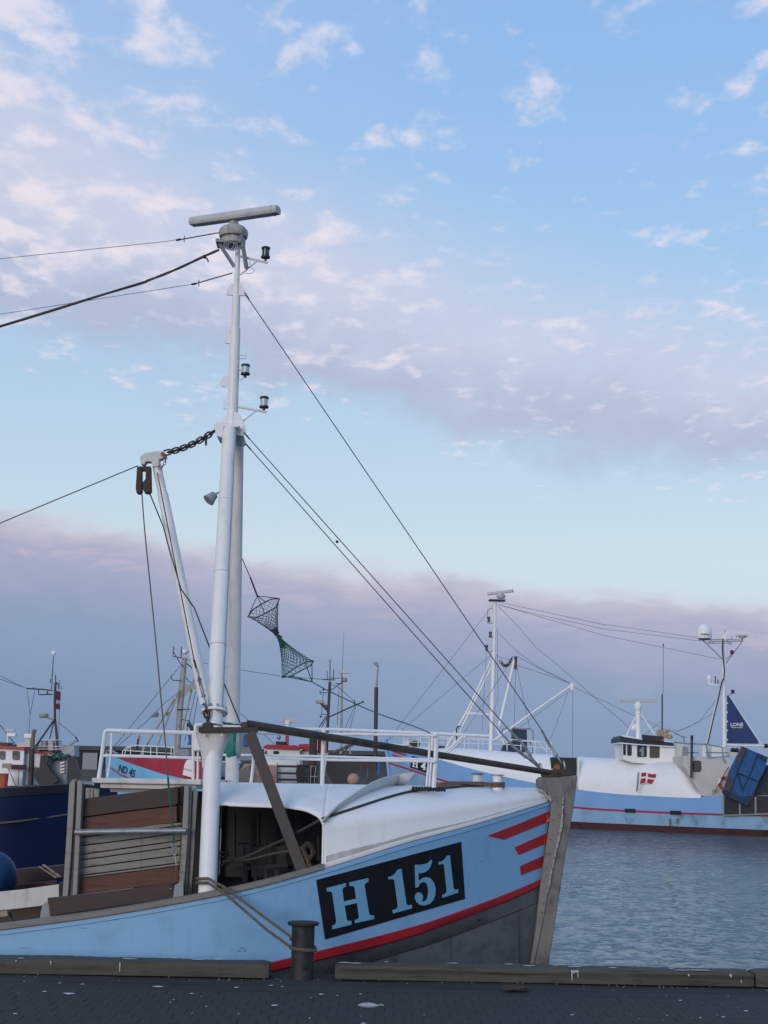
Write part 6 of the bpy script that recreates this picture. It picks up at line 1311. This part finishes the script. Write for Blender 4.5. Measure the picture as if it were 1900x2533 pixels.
pole(A1(105, 1430, 105, 1330), .12, WHITE_F, w1, 'radar_post', LYY + 1); poly_obj('radar_box', A1(90, 1290, 215, 1290, 205, 1335, 100, 1335), LYY + .8, .5, WHITE_F, w1); Geo().beam(at(A1(65, 1248)[0], LYY + 1), at(A1(210, 1248)[0], LYY + 1), .2, .1).obj('radar_scanner', RADOME, w1)
poly_obj('roof_box', A1(330, 1300, 435, 1300, 435, 1355, 330, 1355), LYY + 1, .5, WHITE_F, w1); poly_obj('roof_box', A1(340, 1375, 410, 1370, 410, 1480, 340, 1480), LYY + 1, .8, CREAM_F, w1); poly_obj('roof_box', A1(230, 1420, 340, 1425, 340, 1480, 230, 1480), LYY + 1, .8, CREAM_F, w1)
for q in (A1(560, 1380, 620, 1380, 620, 1470, 560, 1470), A1(660, 1380, 720, 1380, 720, 1530, 660, 1530), A1(760, 1380, 800, 1380, 800, 1530, 760, 1530)): poly_obj('white_pen', q, LYY + 2, .8, CREAM_F, lb)
for pts in (A1(520, 1470, 830, 1475), A1(520, 1510, 830, 1510), A1(560, 1385, 810, 1385)): pole(pts, .05, WHITE_R, lb, 'rail', LYY + 1.5, 6)
lm = pole(A1(795, 1560, 770, 1250, 752, 1090, 750, 830, 760, 600), .17, mat('brown_mast', (.075, .058, .055), .6, var=.3, scale=2), lb, 'mast', LYY + 2, 10)
for pts, r_ in ((A1(735, 1120, 500, 1460), .14), (A1(738, 1130, 680, 1370), .08), (A1(760, 600, 762, 495), .07), (A1(732, 240, 707, 690), .06), (A1(365, 680, 620, 695, 720, 710), .10), (A1(530, 690, 530, 765, 720, 760), .09), (A1(650, 715, 650, 770), .10), (A1(690, 550, 692, 605), .07), (A1(800, 610, 800, 690), .06), (A1(812, 570, 815, 690), .04), (A1(840, 640, 838, 700), .04), (A1(660, 1085, 740, 1100), .18), (A1(850, 1530, 1060, 1380), .16), (A1(1035, 1345, 1070, 1405), .12), (A1(480, 680, 450, 668), .05), (A1(350, 1500, 550, 1610), .09), (A1(220, 1460, 0, 1180), .06)): pole(pts, r_, MASTD if r_ < .16 else MASTG, lm, 'spar', LYY + 1.9, 6)
Geo().lathe(at(A1(733, 222)[0], LYY + 2), UPZ, [(0, .07), (.02, .1), (.1, .1), (.16, .09), (.2, .06), (.216, .01)], 14).obj('dome', WHITE_F, lm, smooth=True); Geo().lathe(at(A1(595, 1080)[0], LYY + 1.9), UPZ, [(0, .19), (.04, .24), (.16, .24), (.2, .2)], 16).obj('radar_dome', mat('greyish_radome', (.30, .30, .27), .6), lm, smooth=True)
for q in (A1(765, 710, 828, 720, 825, 845, 765, 835), A1(755, 890, 820, 885, 818, 968, 760, 962)): poly_obj('maroon_flag', q, LYY + 1.7, .06, mat('maroon_cloth', (.075, .025, .035), .8), lm)
poly_obj('white_flag', A1(768, 840, 822, 845, 820, 890, 775, 895), LYY + 1.7, .06, GREYP, lm); g = Geo(); g.ball(at(A1(770, 612)[0], LYY + 2), .07, 8); g.obj('mast_lamp', MASTD, lm)
for pts in (A1(0, 505, 320, 665), A1(0, 550, 365, 680), A1(370, 700, 412, 1040), A1(480, 700, 412, 1040, 390, 1370), A1(800, 1140, 1040, 1350), A1(815, 970, 795, 1560)): pole(pts, .03, WIRE, lb, 'wire', LYY + 2, 5)
for q, lbx in ((A1(555, 1600, 650, 1590, 670, 1660, 640, 1700, 690, 1810, 760, 1890, 800, 1940, 720, 1990, 540, 2000, 490, 1930, 450, 1840, 540, 1760), 'dark curved trawl door hung on the white boat at the left'), (A1(930, 1680, 960, 1620, 1030, 1640, 1075, 1800, 1090, 1900, 1170, 1960, 920, 1985), 'second dark trawl door farther right on the white boat stern')):
    d0 = root('trawl_door', at(q[-3], LYY - .5), lbx, 'trawl door', 'trawl doors'); Geo().prism([at(p, LYY - .5) for p in q], (0, .35, 0)).obj('plate', DOORG, d0); pole([q[0], ((q[1][0] + q[0][0]) / 2, q[1][1] - 6)], .05, MASTD, d0, 'lifting_eye', LYY - .3, 6)
poly_obj('stern_house', A1(730, 1640, 820, 1630, 920, 1640, 905, 1990, 740, 1990, 800, 1940, 700, 1790, 680, 1700), LYY + .1, 1.5, GREYP, lb)
for y in (1645, 1690, 1735, 1780, 1820): poly_obj('louvre', A1(825, y, 880, y - 8, 880, y + 12, 825, y + 22), LYY - .02, .2, WHITE_F, lb)
g = Geo(); rr = random.Random(6)
for i in range(40): x, y = rr.uniform(600, 930), rr.uniform(1570, 1640); p = A1(x, y, x + rr.uniform(-40, 40), y + rr.uniform(5, 30)); g.tube([at(p[0], LYY - .2), at(p[1], LYY)], .06, 5)
g.obj('green_net_heap', NETM, lb, kind='stuff')
poly_obj('stern_frame', A1(830, 1465, 1015, 1465, 1020, 1610, 960, 1600, 850, 1600), LYY + 1.5, 1.2, mat('pale_grey_gear', (.33, .34, .36), .6, var=.35, scale=1.5), lb)
tb2 = Geo(); q = at(A1(48, 2035)[0], LYY - .7); tb2.lathe(q, UPZ, [(0, px(9, LYY)), (px(32, LYY), px(11, LYY)), (px(33, LYY), px(11.5, LYY)), (px(33.5, LYY), px(9, LYY)), (px(8, LYY), px(8, LYY))], 16); tb2.obj('orange_tub', ORANGE, smooth=True, label='orange tub standing by the white wheelhouse at the left edge', cat='tub')
for pts, lbx in ((A1(95, 1740, 220, 2010), 'leaning deck brush with pale head against the white wheelhouse'), (A1(262, 1760, 248, 2005), 'upright dark red broom in front of the white wheelhouse')):
    bq = root('deck_brush', at(pts[1], LYY - .2), lbx, 'brush', 'brushes by the wheelhouse'); pole(pts, .06, GREYP, bq, 'handle', LYY - .15, 6); hh = at(pts[0], LYY - .15); Geo().box(hh - Vector((.32 if 'broom' in lbx else .2, .08, .1)), hh + Vector((.32 if 'broom' in lbx else .2, .08, .12))).obj('head', mat('maroon_cloth', (.075, .025, .035)) if 'broom' in lbx else WOOD_P, bq)
